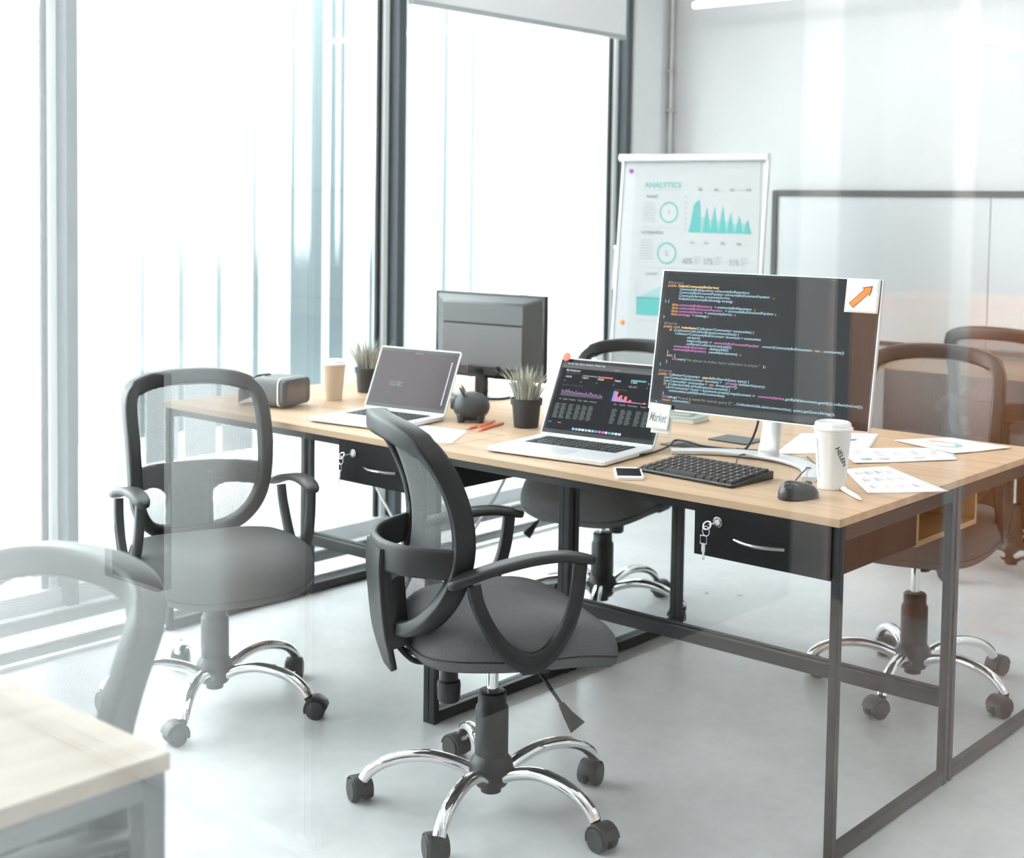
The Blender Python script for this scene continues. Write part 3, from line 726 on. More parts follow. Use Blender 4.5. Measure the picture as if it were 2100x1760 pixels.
# --- laptops
def laptop(pos, yaw, w, d, h, tilt, label, dash):
    t = thing('laptop', label, 'laptop', pos, yaw)
    # origin at hinge centre on the desk; -y is towards the user
    q = MB(); q.prism([(x, y-d/2) for x, y in rrect(w/2, d/2, .010, 4)], .003, .015)
    q.build('base', m_laptop, t, smooth=True, bevel=.002)
    MB().prism([(x, y-d/2) for x, y in rrect(w/2-.012, d/2-.012, .010, 4)], 0, .003).build('foot_pad', m_dark, t)
    q = MB()
    kw = w*.78; rows = 6; kh = d*.43
    q.box((-kw/2, -.025-kh, .0148), (kw/2, -.025, .0153))
    kb = q.build('keyboard', m_key, t)
    q = MB()
    for r in range(rows):
        nk_ = 14 if r < 5 else 10
        y1 = -.027-r*kh/rows; y0 = y1-kh/rows*.84
        for k in range(nk_):
            x0 = -kw/2+.002+k*(kw-.004)/nk_; x1 = x0+(kw-.004)/nk_*.86
            q.box((x0, y0, .0153), (x1, y1, .0164))
    kk = q.build('keycaps', m_key, kb)
    q = MB(); nk_ = 14
    for r in range(5):
        y = -.027-r*kh/rows-kh/rows*.55
        for k in range(nk_):
            x = -kw/2+.002+(k+.35)*(kw-.004)/nk_
            q.box((x-.002, y-.0022, .0164), (x+.002, y+.0022, .01645))
    q.build('key_legends', m_lgrey, kb)
    MB().box((-w*.15, -d+.010, .0149), (w*.15, -d+.010+d*.32, .0152)).build('trackpad', mat('trackpad', (.66, .67, .69), .3, .2), t)
    MB().box((-w*.10, -d-.0002, .010), (w*.10, -d+.006, .0151)).build('lid_notch', m_white, t)
    Bm = Matrix.Translation((0, -.004, .0155)) @ Matrix.Rotation(-tilt, 4, 'X')
    q = MB(); q.T = Bm @ Matrix.Rotation(PI/2, 4, 'X')
    q.prism([(x, y+h/2) for x, y in rrect(w/2, h/2, .009, 4)], -.005, 0)
    lid = q.build('lid', m_laptop, t, smooth=True, bevel=.0012)
    q = MB(); q.T = Bm; q.box((-w/2+.004, -.0008, .006), (w/2-.004, 0, h-.004)); q.build('bezel', m_bezel, lid)
    q = MB(); q.T = Bm; q.box((-w/2+.011, -.0014, .018), (w/2-.011, -.0008, h-.014)); sc = q.build('screen', m_screen if dash else m_screen2, lid)
    def fn(x, y, off=-.0019): return tuple(Bm @ Vector((-w/2+.011+x*(w-.022), off, h-.014-y*(h-.032))))
    q = MB()
    if dash:
        rect_in(q, lambda x, y: fn(x, y, -.0016), 0, .0, 1, .035, emis('menubar', (.035, .03, .035)))
        rect_in(q, lambda x, y: fn(x, y, -.0016), 0, .036, 1, .085, emis('toolbar', (.05, .055, .055)))
        def tx(s, x, y, hh, m, ww=None):
            vs, fs = text2d(s); Wt = max(v[0] for v in vs); sx = (ww/Wt if ww else hh*.62)
            q.add([fn(x+v[0]*sx, y-v[1]*hh) for v in vs], fs, m)
        tx('File  Edit  View  History  Bookmarks  Window  Help', .05, .028, .032, e_wh, .36)
        tx('My Dashboard', .055, .13, .036, e_wh, .13); tx('performance data', .055, .165, .022, e_dim, .14)
        tx('analytics', .5, .07, .025, e_lg, .06); tx('+ 100 %', .90, .03, .028, e_lg, .08)
        for i, (x, s, c) in enumerate(((.06, '140.0%', None), (.22, '+128.10', e_gr), (.37, '326', e_red), (.53, '746%', None), (.68, '1.601', e_teal), (.84, '2', None))):
            tx(s, x, .225 + .0*i, .034, e_wh if i < 6 else e_lg, .06 if i < 5 else .01)
            tx('7' if i != 4 else '89,138', x-.005, .29, .034, e_lg, .012 if i != 4 else .07)
            if c: rect_in(q, fn, x, .175, x+.14, .19 if i != 4 else .198, c)
        tx('revenue per day and visitor', .05, .345, .020, e_dim, .2); tx('distribution of visits', .55, .345, .020, e_dim, .12)
        pts = [(k/40, .43-.03*math.sin(k*1.9)*math.exp(-((k % 11)-3)**2/8)-.025*(k in (6, 7, 28, 29))+.0007*k) for k in range(41)]
        for (a0, b0), (a1, b1) in zip(pts, pts[1:]):
            X0_, X1_ = .06+a0*.40, .06+a1*.40
            q.add([fn(X0_, b0-.003), fn(X1_, b1-.003), fn(X1_, b1+.004), fn(X0_, b0+.004)], [(0, 1, 2, 3)], e_mag)
            q.add([fn(X0_, b0-.002, -.0018), fn(X1_, b1-.002, -.0018), fn(X1_, .50, -.0018), fn(X0_, .50, -.0018)], [(0, 1, 2, 3)], emis('area', (.022, .024, .045)) if False else e_areaf)
        for k, (hb, hr) in enumerate(((.15, .145), (.07, .095), (.04, .085), (.02, .04), (.012, .014), (.01, .01), (.01, .02))):
            x = .55+k*.045
            rect_in(q, fn, x, .51-hb, x+.021, .51, e_bl2); rect_in(q, fn, x+.021, .51-hr, x+.045, .51, e_red)
        tx('Nr   Label   Number   Total   Share   Amount', .06, .56, .026, e_lg, .36); tx('Nr   Label   Number   Total   Share', .58, .56, .026, e_lg, .38)
        for cset in ((.04, .10, .17, .24, .30, .36), (.58, .66, .72, .80, .87, .93)):
            for c in cset:
                for r in range(10): rect_in(q, fn, c, .62+r*.022, c+.035+.012*((r*7+int(c*50)) % 3)/2, .632+r*.022, e_dim)
        rect_in(q, fn, .02, .895, .05, .905, e_bl2); rect_in(q, fn, .11, .895, .14, .905, e_red)
        cols = [e_cy, e_cy, e_wh, e_wh, e_cy, e_wh, e_cy, e_teal, e_mag, e_mag, e_wh, e_teal, e_cy, e_wh, e_wh]
        for k, c in enumerate(cols): rect_in(q, fn, .26+k*.031, .955, .26+k*.031+.023, .985, c)
    else:
        def tx(s, x, y, hh, m, ww):
            vs, fs = text2d(s); Wt = max(v[0] for v in vs); q.add([fn(x+v[0]*ww/Wt, y-v[1]*hh) for v in vs], fs, m)
        for k, s in enumerate(('open project', 'new file')): tx(s, .22, .60+.05*k, .05, e_lg, .16)
        tx('recent folder list', .20, .74, .03, e_dim, .08)
        for k in range(6): rect_in(q, fn, .18, .80+.03*k, .26+.02*(k % 3), .812+.03*k, e_dim)
        tx('welcome', .46, .03, .04, e_lg, .1)
        rect_in(q, fn, .955, .13, .965, .93, e_wh)
    q.build('display', e_wh, sc)
    return t
e_areaf = emis('dash_area', (.022, .024, .045))
laptop((1.486, .350, .75), rad(6.6), .360, .262, .232, rad(28), 'silver laptop with a dashboard of charts on screen', True)
laptop((.752, .344, .75), rad(7.7), .310, .262, .205, rad(25), 'silver laptop with a dim reflecting screen, near the window', False)

# sticky note on laptop, notes on the monitor
t = tag(MB().lathe([(.0005, 0), (.011, 0), (.013, .0006), (.011, .0008), (.0005, .0008)], 24).build('sticky_note', m_orangenote, smooth=True), 'round orange sticker on the corner of the dashboard laptop', 'sticker')
t.matrix_world = Matrix.Translation((1.318, .4275, .974)) @ Matrix.Rotation(rad(6.6), 4, 'Z') @ Matrix.Rotation(PI/2-rad(28), 4, 'X')
MW = frame_at((1.935, .50, .75), rad(-3.0)) @ B
def note(name, label, x, y, w, h, off, curl, ink, rz=0):
    t = thing(name, label, 'note')
    t.matrix_world = MW @ Matrix.Translation((x-Wm/2, off, Hm-y)) @ Matrix.Rotation(rz, 4, 'Y')
    vs = []; fs = []; N = 8
    for i in range(N+1):
        for j in range(N+1):
            u, v = i/N, j/N
            vs.append((u*w, -curl*(u*u*.5+v*v*.6), -v*h))
    for i in range(N):
        for j in range(N): fs.append((i*(N+1)+j, (i+1)*(N+1)+j, (i+1)*(N+1)+j+1, i*(N+1)+j+1))
    MB().add(vs, fs).build('sheet', m_postit, t, smooth=True, solid=.0003)
    q = MB(); fn = lambda x, y: (x, -curl*((x/w)**2*.5+(y/h)**2*.6)-.0007, -y)
    ink(q, fn); q.build('drawing' if 'arrow' in label else 'handwriting', m_ink, t)
    return t
def arrow_ink(q, fn):
    def poly(pts, m, o=0): q.add([tuple(Vector(fn(x, y))+Vector((0, -o, 0))) for x, y in pts], [tuple(range(len(pts)))], m)
    def tr(pts, g=0): return [(.037+(a*.70-b*.70)+.004, .041-(a*.70+b*.70)*.98) for a, b in pts]
    poly(tr([(-.036, -.0085), (.014, -.0085), (.014, -.015), (.036, 0), (.014, .015), (.014, .0085), (-.036, .0085)]), m_arrowdark)
    poly(tr([(-.034, -.0068), (.0155, -.0068), (.0155, -.0115), (.032, 0), (.0155, .0115), (.0155, .0068), (-.034, .0068)]), m_arrow, .0003)
    poly(tr([(-.03, -.001), (.012, -.001), (.012, .001), (-.03, .001)]), m_orangenote, .0005)
note('sticky_note', 'square note with an orange arrow on the code monitor', Wm-.086, -.002, .085, .082, -.0035, .002, arrow_ink)
def market_ink(q, fn):
    vs, fs = text2d('Market'); Wt = max(v[0] for v in vs)
    q.add([fn(.004+v[0]/Wt*.052+v[1]*.004, .047-v[1]*.034) for v in vs], fs, m_grey)
note('sticky_note', 'square note with the handwritten word Market on the code monitor', .004, Hm-.012, .066, .066, -.004, .008, market_ink, rad(2))
note('sticky_note', 'blank white note peeping out under the Market note', .016, Hm+.02, .060, .045, -.0025, .004, lambda q, fn: q.add([fn(.01, .04), fn(.011, .04), fn(.011, .041)], [(0, 1, 2)], m_lgrey), rad(2))

# keyboard
t = thing('keyboard', 'black compact keyboard in front of the code monitor', 'keyboard', (1.927, .208, .75), rad(-3.5))
q = MB(); w, d = .285, .172
q.add([(-w/2, -d/2, 0), (w/2, -d/2, 0), (w/2, d/2, 0), (-w/2, d/2, 0), (-w/2, -d/2, .009), (w/2, -d/2, .009), (w/2, d/2, .021), (-w/2, d/2, .021)],
      [(0, 3, 2, 1), (4, 5, 6, 7), (0, 1, 5, 4), (1, 2, 6, 5), (2, 3, 7, 6), (3, 0, 4, 7)])
q.build('case', m_bezel, t, bevel=.003)
q = MB(); lg_ = MB(); lo_ = MB()
rows = 6
for r in range(rows):
    y1 = d/2-.008-r*(d-.014)/rows; y0 = y1-(d-.014)/rows+.003
    zt = lambda y: .0092+.012*(y+d/2)/d
    if r == 5: xs = [(0, 1), (1, 2.2), (2.2, 3.3), (3.3, 8.6), (8.6, 9.8), (9.8, 11), (11, 12), (12, 13), (13, 14)]
    else: xs = [(k, k+1) for k in range(14)]
    for a, b in xs:
        x0 = -w/2+.007+a*(w-.014)/14+.0008; x1 = -w/2+.007+b*(w-.014)/14-.0012
        vs = [(x0, y0, zt(y0)-.003), (x1, y0, zt(y0)-.003), (x1, y1, zt(y1)-.003), (x0, y1, zt(y1)-.003),
              (x0+.0015, y0+.0012, zt(y0)+.0045), (x1-.0015, y0+.0012, zt(y0)+.0045), (x1-.0015, y1-.0018, zt(y1)+.0045), (x0+.0015, y1-.0018, zt(y1)+.0045)]
        q.add(vs, [(4, 5, 6, 7), (0, 1, 5, 4), (1, 2, 6, 5), (2, 3, 7, 6), (3, 0, 4, 7)])
        if r > 0 and b-a <= 1:
            for (ox, oy, mb_) in ((.28, .66, lg_), (.62, .34, lo_)):
                cx = x0+(x1-x0)*ox; cy = y0+(y1-y0)*oy; zc = zt(cy)+.0048
                mb_.box((cx-.0016, cy-.0018, zc-.0002), (cx+.0016, cy+.0018, zc))
q.build('keycaps', mat('keycap', (.03, .03, .031), .45), t, smooth=False)
lg_.build('white_legends', m_lgrey, t); lo_.build('orange_legends', m_salmon, t)

# mouse
t = thing('mouse', 'black computer mouse beside the paper cup on the right', 'mouse', (2.225, .135, .75), rad(75))
vs = []; fs = []; N = 28; K = 10
for i in range(K+1):
    th = (PI/2)*i/K
    for k in range(N):
        a = 2*PI*k/N; ca, sa = math.cos(a), math.sin(a)
        x = .053*math.copysign(abs(ca)**.8, ca)*math.cos(th)**.55; y = .032*math.copysign(abs(sa)**.8, sa)*math.cos(th)**.55
        z = .036*math.sin(th)*(1-.25*(x/.053)) if th else 0
        vs.append((x, y*(1-.12*math.cos(a*2)*0), z+.002))
for i in range(K):
    for k in range(N): fs.append((i*N+k, i*N+(k+1) % N, (i+1)*N+(k+1) % N, (i+1)*N+k))
fs.append(tuple(reversed(range(N)))); fs.append(tuple(K*N+k for k in range(N)))
MB().add(vs, fs).build('shell', mat('mouse_plastic', (.02, .021, .022), .22), t, smooth=60)
c = MB(); c.T = Matrix.Translation((.03, 0, .027)) @ Matrix.Rotation(PI/2, 4, 'X'); c.lathe([(.002, -.004), (.009, -.004), (.009, .004), (.002, .004)], 16); c.build('scroll_wheel', m_wheel, t, smooth=True)
inv = (Matrix.Translation((2.225, .135, .75)) @ Matrix.Rotation(rad(75), 4, 'Z')).inverted()
cab = [(2.238, .186, .76), (2.20, .225, .7535), (2.155, .235, .7535), (2.135, .30, .765), (2.13, .34, .775), (2.10, .40, .7665), (2.095, .47, .7535), (1.99, .60, .7535)]
MB().tube([inv @ p for p in spline(cab, 6)], .0017, 8).build('cable', m_cable, t, smooth=True)

# phone
t = thing('smartphone', 'white smartphone lying flat in front of the dashboard laptop', 'phone', (1.795, .077, .75), rad(39))
MB().prism(rrect(.034, .066, .009, 4), 0, .0075).build('body', m_lid, t, smooth=True, bevel=.0012); kids(t)[0].rotation_euler.z = rad(0)
MB().box((-.029, -.047, .0075), (.029, .047, .0079)).build('screen', mat('phone_glass', (.006, .006, .007), .3, spec=.15), t)

# cups
def cup(pos, label, h, r0_, r1_, body, lid=True):
    t = thing('paper_cup', label, 'cup', pos)
    MB().lathe([(r0_-.003, .0), (r0_, .001), (r0_, .004), (r1_, h-.014), (r1_+.0012, h-.012), (r1_-.004, h-.012)], 40).build('body', body, t, smooth=True)
    l = r1_+.0035
    MB().lathe([(l-.002, h-.016), (l, h-.015), (l, h-.011), (l-.004, h-.009), (l-.005, h-.001), (l-.009, h+.002), (l-.012, h+.001), (l-.014, h-.004), (.002, h-.004)], 40).build('lid', m_lid, t, smooth=50)
    return t
c = cup((2.224, .291, .75), 'white paper cup with lid and handwritten name, at the right end', .155, .032, .043, m_cup)
q = MB(); h = .155
vs, fs = text2d('HELEN'); Wt = max(v[0] for v in vs)
ang0 = math.atan2(CAM.y-.291, CAM.x-2.224)+rad(20)
def wrap(x, z, extra=.0006):
    r = .032+(.043-.032)*(z-.004)/(h-.018)+extra; return (r*math.cos(ang0+x/.037), r*math.sin(ang0+x/.037), z)
ca, sa = math.cos(rad(-62)), math.sin(rad(-62))
q.add([wrap(-.008+(v[0]/Wt*.050)*ca-v[1]*.0155*sa, .100+(v[0]/Wt*.050)*sa+v[1]*.0155*ca) for v in vs], fs, m_ink)
q.build('name', m_ink, c)
q = MB()
vs, fs = text2d('please recycle this cup'); Wt = max(v[0] for v in vs)
q.add([wrap(-.052+v[1]*.009, .118-v[0]/Wt*.09) for v in vs], fs, m_lgrey); q.build('fine_print', m_lgrey, c)
cup((.337, .427, .75), 'tan paper cup with white lid beside the small plant by the window', .132, .028, .038, m_kraft)

# plants
def plant(pos, label, seed, hgt):
    t = thing('potted_plant', label, 'plant', pos)
    MB().lathe([(.034, 0), (.036, .001), (.042, .066), (.046, .067), (.0475, .085), (.044, .085), (.042, .070), (.002, .070)], 36).build('pot', m_pot, t, smooth=40)
    MB().lathe([(.002, .0706), (.041, .0706), (.041, .074), (.002, .076)], 24).build('soil', m_soil, t, smooth=True)
    rnd = random.Random(seed); q = MB()
    for k in range(210):
        a = rnd.uniform(0, 2*PI); r = .036*math.sqrt(rnd.random()); L = hgt*rnd.uniform(.62, 1.05); lean = rnd.uniform(.05, .55)*(r/.036+.25)
        if rnd.random() < .06: lean *= 1.8
        dx, dy = math.cos(a), math.sin(a); wv = Vector((-dy, dx, 0))*rnd.uniform(.0016, .0026)
        w2_ = Matrix.Rotation(rnd.uniform(-1.2, 1.2), 3, 'Z') @ wv
        P = []
        for s in range(5):
            u = s/4; off = r+L*lean*u**1.6
            P.append(Vector((dx*off, dy*off, .074+L*u*(1-.22*lean*u))))
        vs = []
        for s, p in enumerate(P):
            ww = w2_*(1-(s/4)**2*.85); vs += [p-ww, p+ww]
        q.add([tuple(v) for v in vs], [(2*s, 2*s+1, 2*s+3, 2*s+2) for s in range(4)])
    q.build('leaves', m_leaf, t)
    return t
plant((1.145, .458, .75), 'grey-green grass plant in a dark pot between the laptops', 3, .112)
plant((.275, .640, .75), 'grey-green grass plant in a dark pot behind the dim laptop', 5, .112)

# piggy bank
t = thing('piggy_bank', 'dark grey piggy bank beside the grass plant', 'piggy bank', (.965, .415, .75), rad(218))
q = MB(); q.ball((0, 0, .047), (.056, .048, .044), n=28, k=18); q.build('body', m_pig, t, smooth=True)
c = MB(); c.T = Matrix.Translation((.046, 0, .054)) @ Matrix.Rotation(PI/2, 4, 'Y'); c.lathe([(.019, 0), (.018, .012), (.015, .016), (.002, .0165)], 20); c.build('snout', m_pig, t, smooth=True)
for s in (-1, 1):
    c = MB(); c.sweep([(.022, s*.024, .086), (.028, s*.028, .098), (.034, s*.031, .107)], rrect(.011, .004, .0035, 2), (1, 0, 0), scale=[1, .8, .2]); c.build('ear', m_pig, t, smooth=True)
    for x in (-.028, .028):
        MB().lathe([(.010, 0), (.0105, .002), (.014, .022), (.012, .030)], 16, c=(x, s*.022, 0)).build('leg', m_pig, t, smooth=True)

# pencils and pen
def pencil(a, b, z, label):
    A = Vector((*a, 0)); D = (Vector((*b, 0))-A); L = D.length
    t = thing('pencil', label, 'pencil', (a[0], a[1], z), math.atan2(D.y, D.x), 'orange pencils')
    hexs = [(.0036*math.cos(PI/3*i), .0036*math.sin(PI/3*i)) for i in range(6)]
    MB().sweep([(.018, 0, .0034), (L, 0, .0034)], hexs, (0, 0, 1)).build('shaft', m_orange, t)
    MB().sweep([(.005, 0, .0034), (.018, 0, .0034)], hexs, (0, 0, 1), scale=[.33, .97]).build('sharpened_tip', m_pencilwood, t)
    MB().sweep([(0, 0, .0034), (.005, 0, .0034)], hexs, (0, 0, 1), scale=[.05, .32]).build('lead', m_graph, t)
pencil((1.067, .283), (1.035, .432), .75, 'orange pencil lying nearest the piggy bank')
pencil((1.100, .291), (1.050, .425), .7568, 'orange pencil lying across, in the middle of the three')
pencil((1.110, .287), (1.066, .446), .75, 'orange pencil lying nearest the grass plant')
A = Vector((2.349, .196, 0)); D = Vector((2.262, .276, 0))-A
t = thing('pen', 'white ballpoint pen by the foot of the paper cup', 'pen', (A.x, A.y, .75), math.atan2(D.y, D.x))
L = .138
MB().sweep([(.0, 0, .0055), (.004, 0, .0055), (.02, 0, .0055), (.05, 0, .0055), (L-.02, 0, .0055), (L, 0, .0055)], [(.0055*math.cos(2*PI*i/16), .0055*math.sin(2*PI*i/16)) for i in range(16)], (0, 0, 1), scale=[.2, .32, .75, 1, 1, .9]).build('barrel', m_lid, t, smooth=True)
MB().box((L-.045, -.002, .0112), (L-.004, .002, .0125)).build('clip', m_lid, t, bevel=.0005)

# papers
def paper(pts, label, z, draw=None, grp='loose papers on the desks', curl=.002):
    cx = sum(p[0] for p in pts)/4; cy = sum(p[1] for p in pts)/4
    t = thing('paper_sheet', label, 'paper', (cx, cy, z), 0, grp)
    P = [(x-cx, y-cy) for x, y in pts]; N = 10
    def fn(u, v, o=0):
        a = [P[0][i]+(P[1][i]-P[0][i])*u for i in (0, 1)]; b = [P[3][i]+(P[2][i]-P[3][i])*u for i in (0, 1)]
        return (a[0]+(b[0]-a[0])*v, a[1]+(b[1]-a[1])*v, o+.0004+curl*((2*u-1)**2+(2*v-1)**2)*.5*abs(math.sin(3*u+2*v)))
    vs = [fn(i/N, j/N) for i in range(N+1) for j in range(N+1)]
    fs = [(i*(N+1)+j, (i+1)*(N+1)+j, (i+1)*(N+1)+j+1, i*(N+1)+j+1) for i in range(N) for j in range(N)]
    MB().add(vs, fs).build('sheet', m_paper, t, smooth=True, solid=.0003)
    if draw:
        q = MB(); draw(q, fn); q.build('print', m_grey, t)
    return t
def prect(q, fn, u0, v0, u1, v1, m): q.add([fn(u0, v0, .0008), fn(u1, v0, .0008), fn(u1, v1, .0008), fn(u0, v1, .0008)], [(0, 1, 2, 3)], m)
def ptext(q, fn, s, u, v, w, h, m):
    vs, fs = text2d(s); Wt = max(a[0] for a in vs); q.add([fn(u+a[0]/Wt*w, v-a[1]*h, .0008) for a in vs], fs, m)
def ring(q, fn, cu, cv, r0_, r1_, a0, a1, m, asp=1.0):
    N = 20; vs = []
    for i in range(N+1):
        a = a0+(a1-a0)*i/N
        for r in (r0_, r1_): vs.append(fn(cu+r*math.cos(a)*asp, cv+r*math.sin(a), .0008))
    q.add(vs, [(2*i, 2*i+1, 2*i+3, 2*i+2) for i in range(N)], m)
def P1d(q, fn):
    for r in range(3):
        for k in range(4):
            u = .12+k*.2; v = .15+r*.28
            prect(q, fn, u, v, u+.05, v+.12, (m_pl, m_pg, m_pg, m_pl)[(r+k) % 4])
            for j in range(4): prect(q, fn, u+.06, v+.03*j, u+.13+.03*((j+k) % 2), v+.03*j+.012, m_pl)
def P2d(q, fn):
    ring(q, fn, .42, .42, .17, .27, 0, 1.7, m_lteal, .75); ring(q, fn, .42, .42, .17, .27, 1.7, 2.9, m_pg, .75)
    ring(q, fn, .42, .42, .17, .27, 2.9, 4.6, m_pl, .75); ring(q, fn, .42, .42, .17, .27, 4.6, 2*PI, m_salmon, .75)
    for j in range(4): prect(q, fn, .75, .2+.12*j, .92, .22+.12*j, m_pl)
def P3d(q, fn):
    for k in range(5):
        prect(q, fn, .1+.17*k, .70, .2+.17*k, .82, (m_lteal, m_pg, m_pl, m_pg, m_pl)[k])
        for j in range(5): prect(q, fn, .1+.17*k, .2+.08*j, .2+.17*k-.03*(j % 2), .225+.08*j, m_pl)
def P4d(q, fn):
    for k in range(7): prect(q, fn, .12, .2+.06*k, .42, .225+.06*k, m_pl)
    ring(q, fn, .72, .35, 0.001, .06, 0, 2*PI, m_blue)
paper([(1.78, .945), (1.945, 1.105), (2.06, .80), (1.905, .575)], 'white printed paper under the right edge of the code monitor', .750, P4d)
paper([(1.98, .78), (2.20, 1.02), (2.287, .852), (2.119, .611)], 'white printed paper behind the right paper cup', .7512, P3d)
paper([(2.032, 1.02), (2.131, 1.185), (2.321, 1.137), (2.245, .93)], 'white paper with a printed donut chart', .7524, P2d)
paper([(2.135, .525), (2.196, .643), (2.442, .447), (2.316, .29)], 'white printed paper jutting over the right desk edge', .750, P1d, curl=.001)
paper([(.900, .262), (1.077, .281), (1.197, .085), (1.03, .03)], 'blank white paper in front of the orange pencils', .750, None, curl=.001)
paper([(.72, .93), (.86, 1.10), (1.02, .95), (.86, .80)], 'white paper lying behind the grass plant on the rear desk', .750, None)
# notebooks
def book(name, x, y, z, w, d, h, rz, label):
    t = thing(name, label, 'notebook', (x, y, z), rz, 'stacked notebooks')
    MB().box((-w/2+.002, -d/2+.002, .0015), (w/2-.003, d/2-.002, h-.0015)).build('pages', m_bookp, t)
    MB().box((-w/2, -d/2, 0), (w/2, d/2, .0015)).box((-w/2, -d/2, h-.0015), (w/2, d/2, h)).box((-w/2, -d/2, .0015), (-w/2+.0015, d/2, h-.0015)).build('cover', m_note, t)
book('notebook', 1.385, .90, .75, .15, .11, .016, rad(8), 'lower grey-green notebook of the pair behind the Market note')
book('notebook', 1.355, .915, .766, .13, .09, .012, rad(20), 'upper grey-green notebook of the pair behind the Market note')
t = MB().prism([(x, y) for x, y in rrect(.062, .052, .004, 3)], 0, .004).build('desk_pad', m_slab, smooth=True)
tag(t, 'small dark grey tray lid lying behind the cable slot', 'pad'); t.location = (1.71, .705, .75); t.rotation_euler.z = rad(0)

# cables
def cable(name, pts, r, m, label):
    o = MB().tube(spline(pts, 8), r, 8).build(name, m, smooth=True); tag(o, label, 'cable'); return o
cable('power_cable', [(1.658, .262, .7575), (1.672, .29, .7565), (1.675, .36, .7565), (1.65, .46, .757), (1.62, .53, .7595), (1.66, .52, .7645), (1.75, .49, .7635), (1.82, .52, .7615), (1.87, .55, .7605)], .0028, m_cable, 'black cable running from the dashboard laptop to the cable slot')
cable('monitor_cable', [(1.905, .47, .95), (1.89, .52, .88), (1.868, .545, .82), (1.84, .545, .765), (1.81, .545, .7585)], .003, m_cable, 'black cable behind the neck of the code monitor')
cable('monitor_cable', [(1.90, .49, .94), (1.885, .54, .87), (1.885, .56, .81), (1.880, .555, .7605)], .0035, m_wcable, 'white cable behind the neck of the code monitor')
cable('keyboard_cable', [(1.96, .296, .765), (1.935, .345, .774), (1.91, .40, .7735), (1.88, .47, .762), (1.80, .525, .7595)], .0016, m_cable, 'thin black cable from the keyboard over the monitor base')
cable('white_cable', [(1.16, .40, .728), (1.13, .38, .60), (1.06, .36, .48), (.98, .36, .37), (.86, .40, .25), (.70, .48, .20), (.52, .60, .26), (.30, .66, .42), (.12, .70, .60), (.05, .72, .71)], .0045, m_wcable, 'white cable sagging under the desks')

# VR headset
t = thing('vr_headset', 'grey virtual reality headset near the window end of the desks', 'headset', (.325, .215, .75), rad(14))
t.scale = (.84, .84, .84)
q = MB(); q.T = Matrix.Translation((0, 0, .06)) @ Matrix.Rotation(PI/2, 4, 'Y')
q.prism(rrect(.052, .088, .022, 4), -.07, .045); q.build('shell', m_vr, t, smooth=True, bevel=.006)
q = MB(); q.T = Matrix.Translation((0, 0, .06)) @ Matrix.Rotation(PI/2, 4, 'Y')
q.prism(rrect(.054, .090, .023, 4), .045, .051); q.build('trim', m_vrl, t, smooth=True)
q = MB(); q.T = Matrix.Translation((0, 0, .06)) @ Matrix.Rotation(PI/2, 4, 'Y')
q.prism(rrect(.051, .087, .022, 4), .051, .075); q.build('front_cover', m_vr, t, smooth=True, bevel=.008, seg=3)
q = MB(); q.T = Matrix.Translation((0, 0, .06)) @ Matrix.Rotation(PI/2, 4, 'Y')
q.prism(rrect(.034, .066, .014, 4), .075, .0765); q.build('face_plate', m_vrf, t, smooth=True)
q = MB()
q.sweep(spline([(-.06, .085, .075), (-.11, .07, .07), (-.16, .03, .045), (-.175, -.02, .03), (-.15, -.06, .035), (-.10, -.085, .06), (-.06, -.088, .07)], 5), rrect(.0025, .024, .002, 2), (0, 0, 1))
q.sweep(spline([(-.06, 0, .115), (-.10, .0, .11), (-.15, .0, .075), (-.175, 0, .05)], 5), rrect(.018, .0025, .002, 2), (0, 0, 1))
q.build('strap', m_vrs, t, smooth=True)

# small brown cup at the far left of the pale desk
t = thing('brown_cup', 'brown cup cut off by the left edge of the photo', 'cup', (2.185, -1.83, .75))
MB().lathe([(.020, 0), (.024, .004), (.030, .06), (.030, .085), (.026, .085), (.022, .012), (.002, .01)], 28).build('body', m_browncup, t, smooth=True)

# ------------------------------------------------------------------ flip chart, whiteboard, blind, conduit
E0 = Matrix.Translation((.355, 2.50, 1.625)) @ Matrix.Rotation(rad(5), 4, 'Z') @ Matrix.Rotation(rad(-5), 4, 'X')
t = thing('flip_chart_easel', 'white flip chart easel standing before the back wall', 'easel')
t.matrix_world = Matrix.Identity(4)
hw, hh = .35, 1.0
q = MB(); q.T = E0; q.box((-hw, 0, -hh), (hw, .015, 0)); q.build('board', mat('easel_board', (.50, .51, .52), .4), t, bevel=.002)
q = MB(); q.T = E0; q.box((-hw-.012, -.006, -hh), (-hw, .018, .0)); q.box((hw, -.006, -hh), (hw+.012, .018, 0)); q.build('side_rail', m_silver, t, bevel=.003)
q = MB(); q.T = E0; q.sweep([(-hw-.015, -.012, -.004), (hw+.015, -.012, -.004)], rrect(.020, .016, .01, 3), (0, 0, 1)); q.build('clamp_bar', m_silver, t, smooth=True)
q = MB(); q.T = E0; q.box((-hw, -.05, -hh-.02), (hw, .01, -hh-.005)); q.build('pen_tray', m_silver, t, bevel=.003)
for sx in (-1, 1):
    top = E0 @ Vector((sx*.26, .02, -.3)); bot = Vector((top.x+sx*.12, top.y-.14, .0))
    MB().tube([top, bot], .013, 10).build('leg', m_silver, t, smooth=True)
top = E0 @ Vector((0, .03, -.3)); MB().tube([top, Vector((top.x+.05, top.y+.45, 0))], .013, 10).build('leg', m_silver, t, smooth=True)
q = MB(); q.T = E0; q.tube([(-hw-.035, .03, -.42), (-hw-.035, .03, -.60)], .008, 8); q.ball((-hw-.035, .03, -.41), .013, n=10, k=6); q.box((-hw-.035, .015, -.55), (-hw, .03, -.53))
q.build('side_arm', m_silver, t, smooth=True)
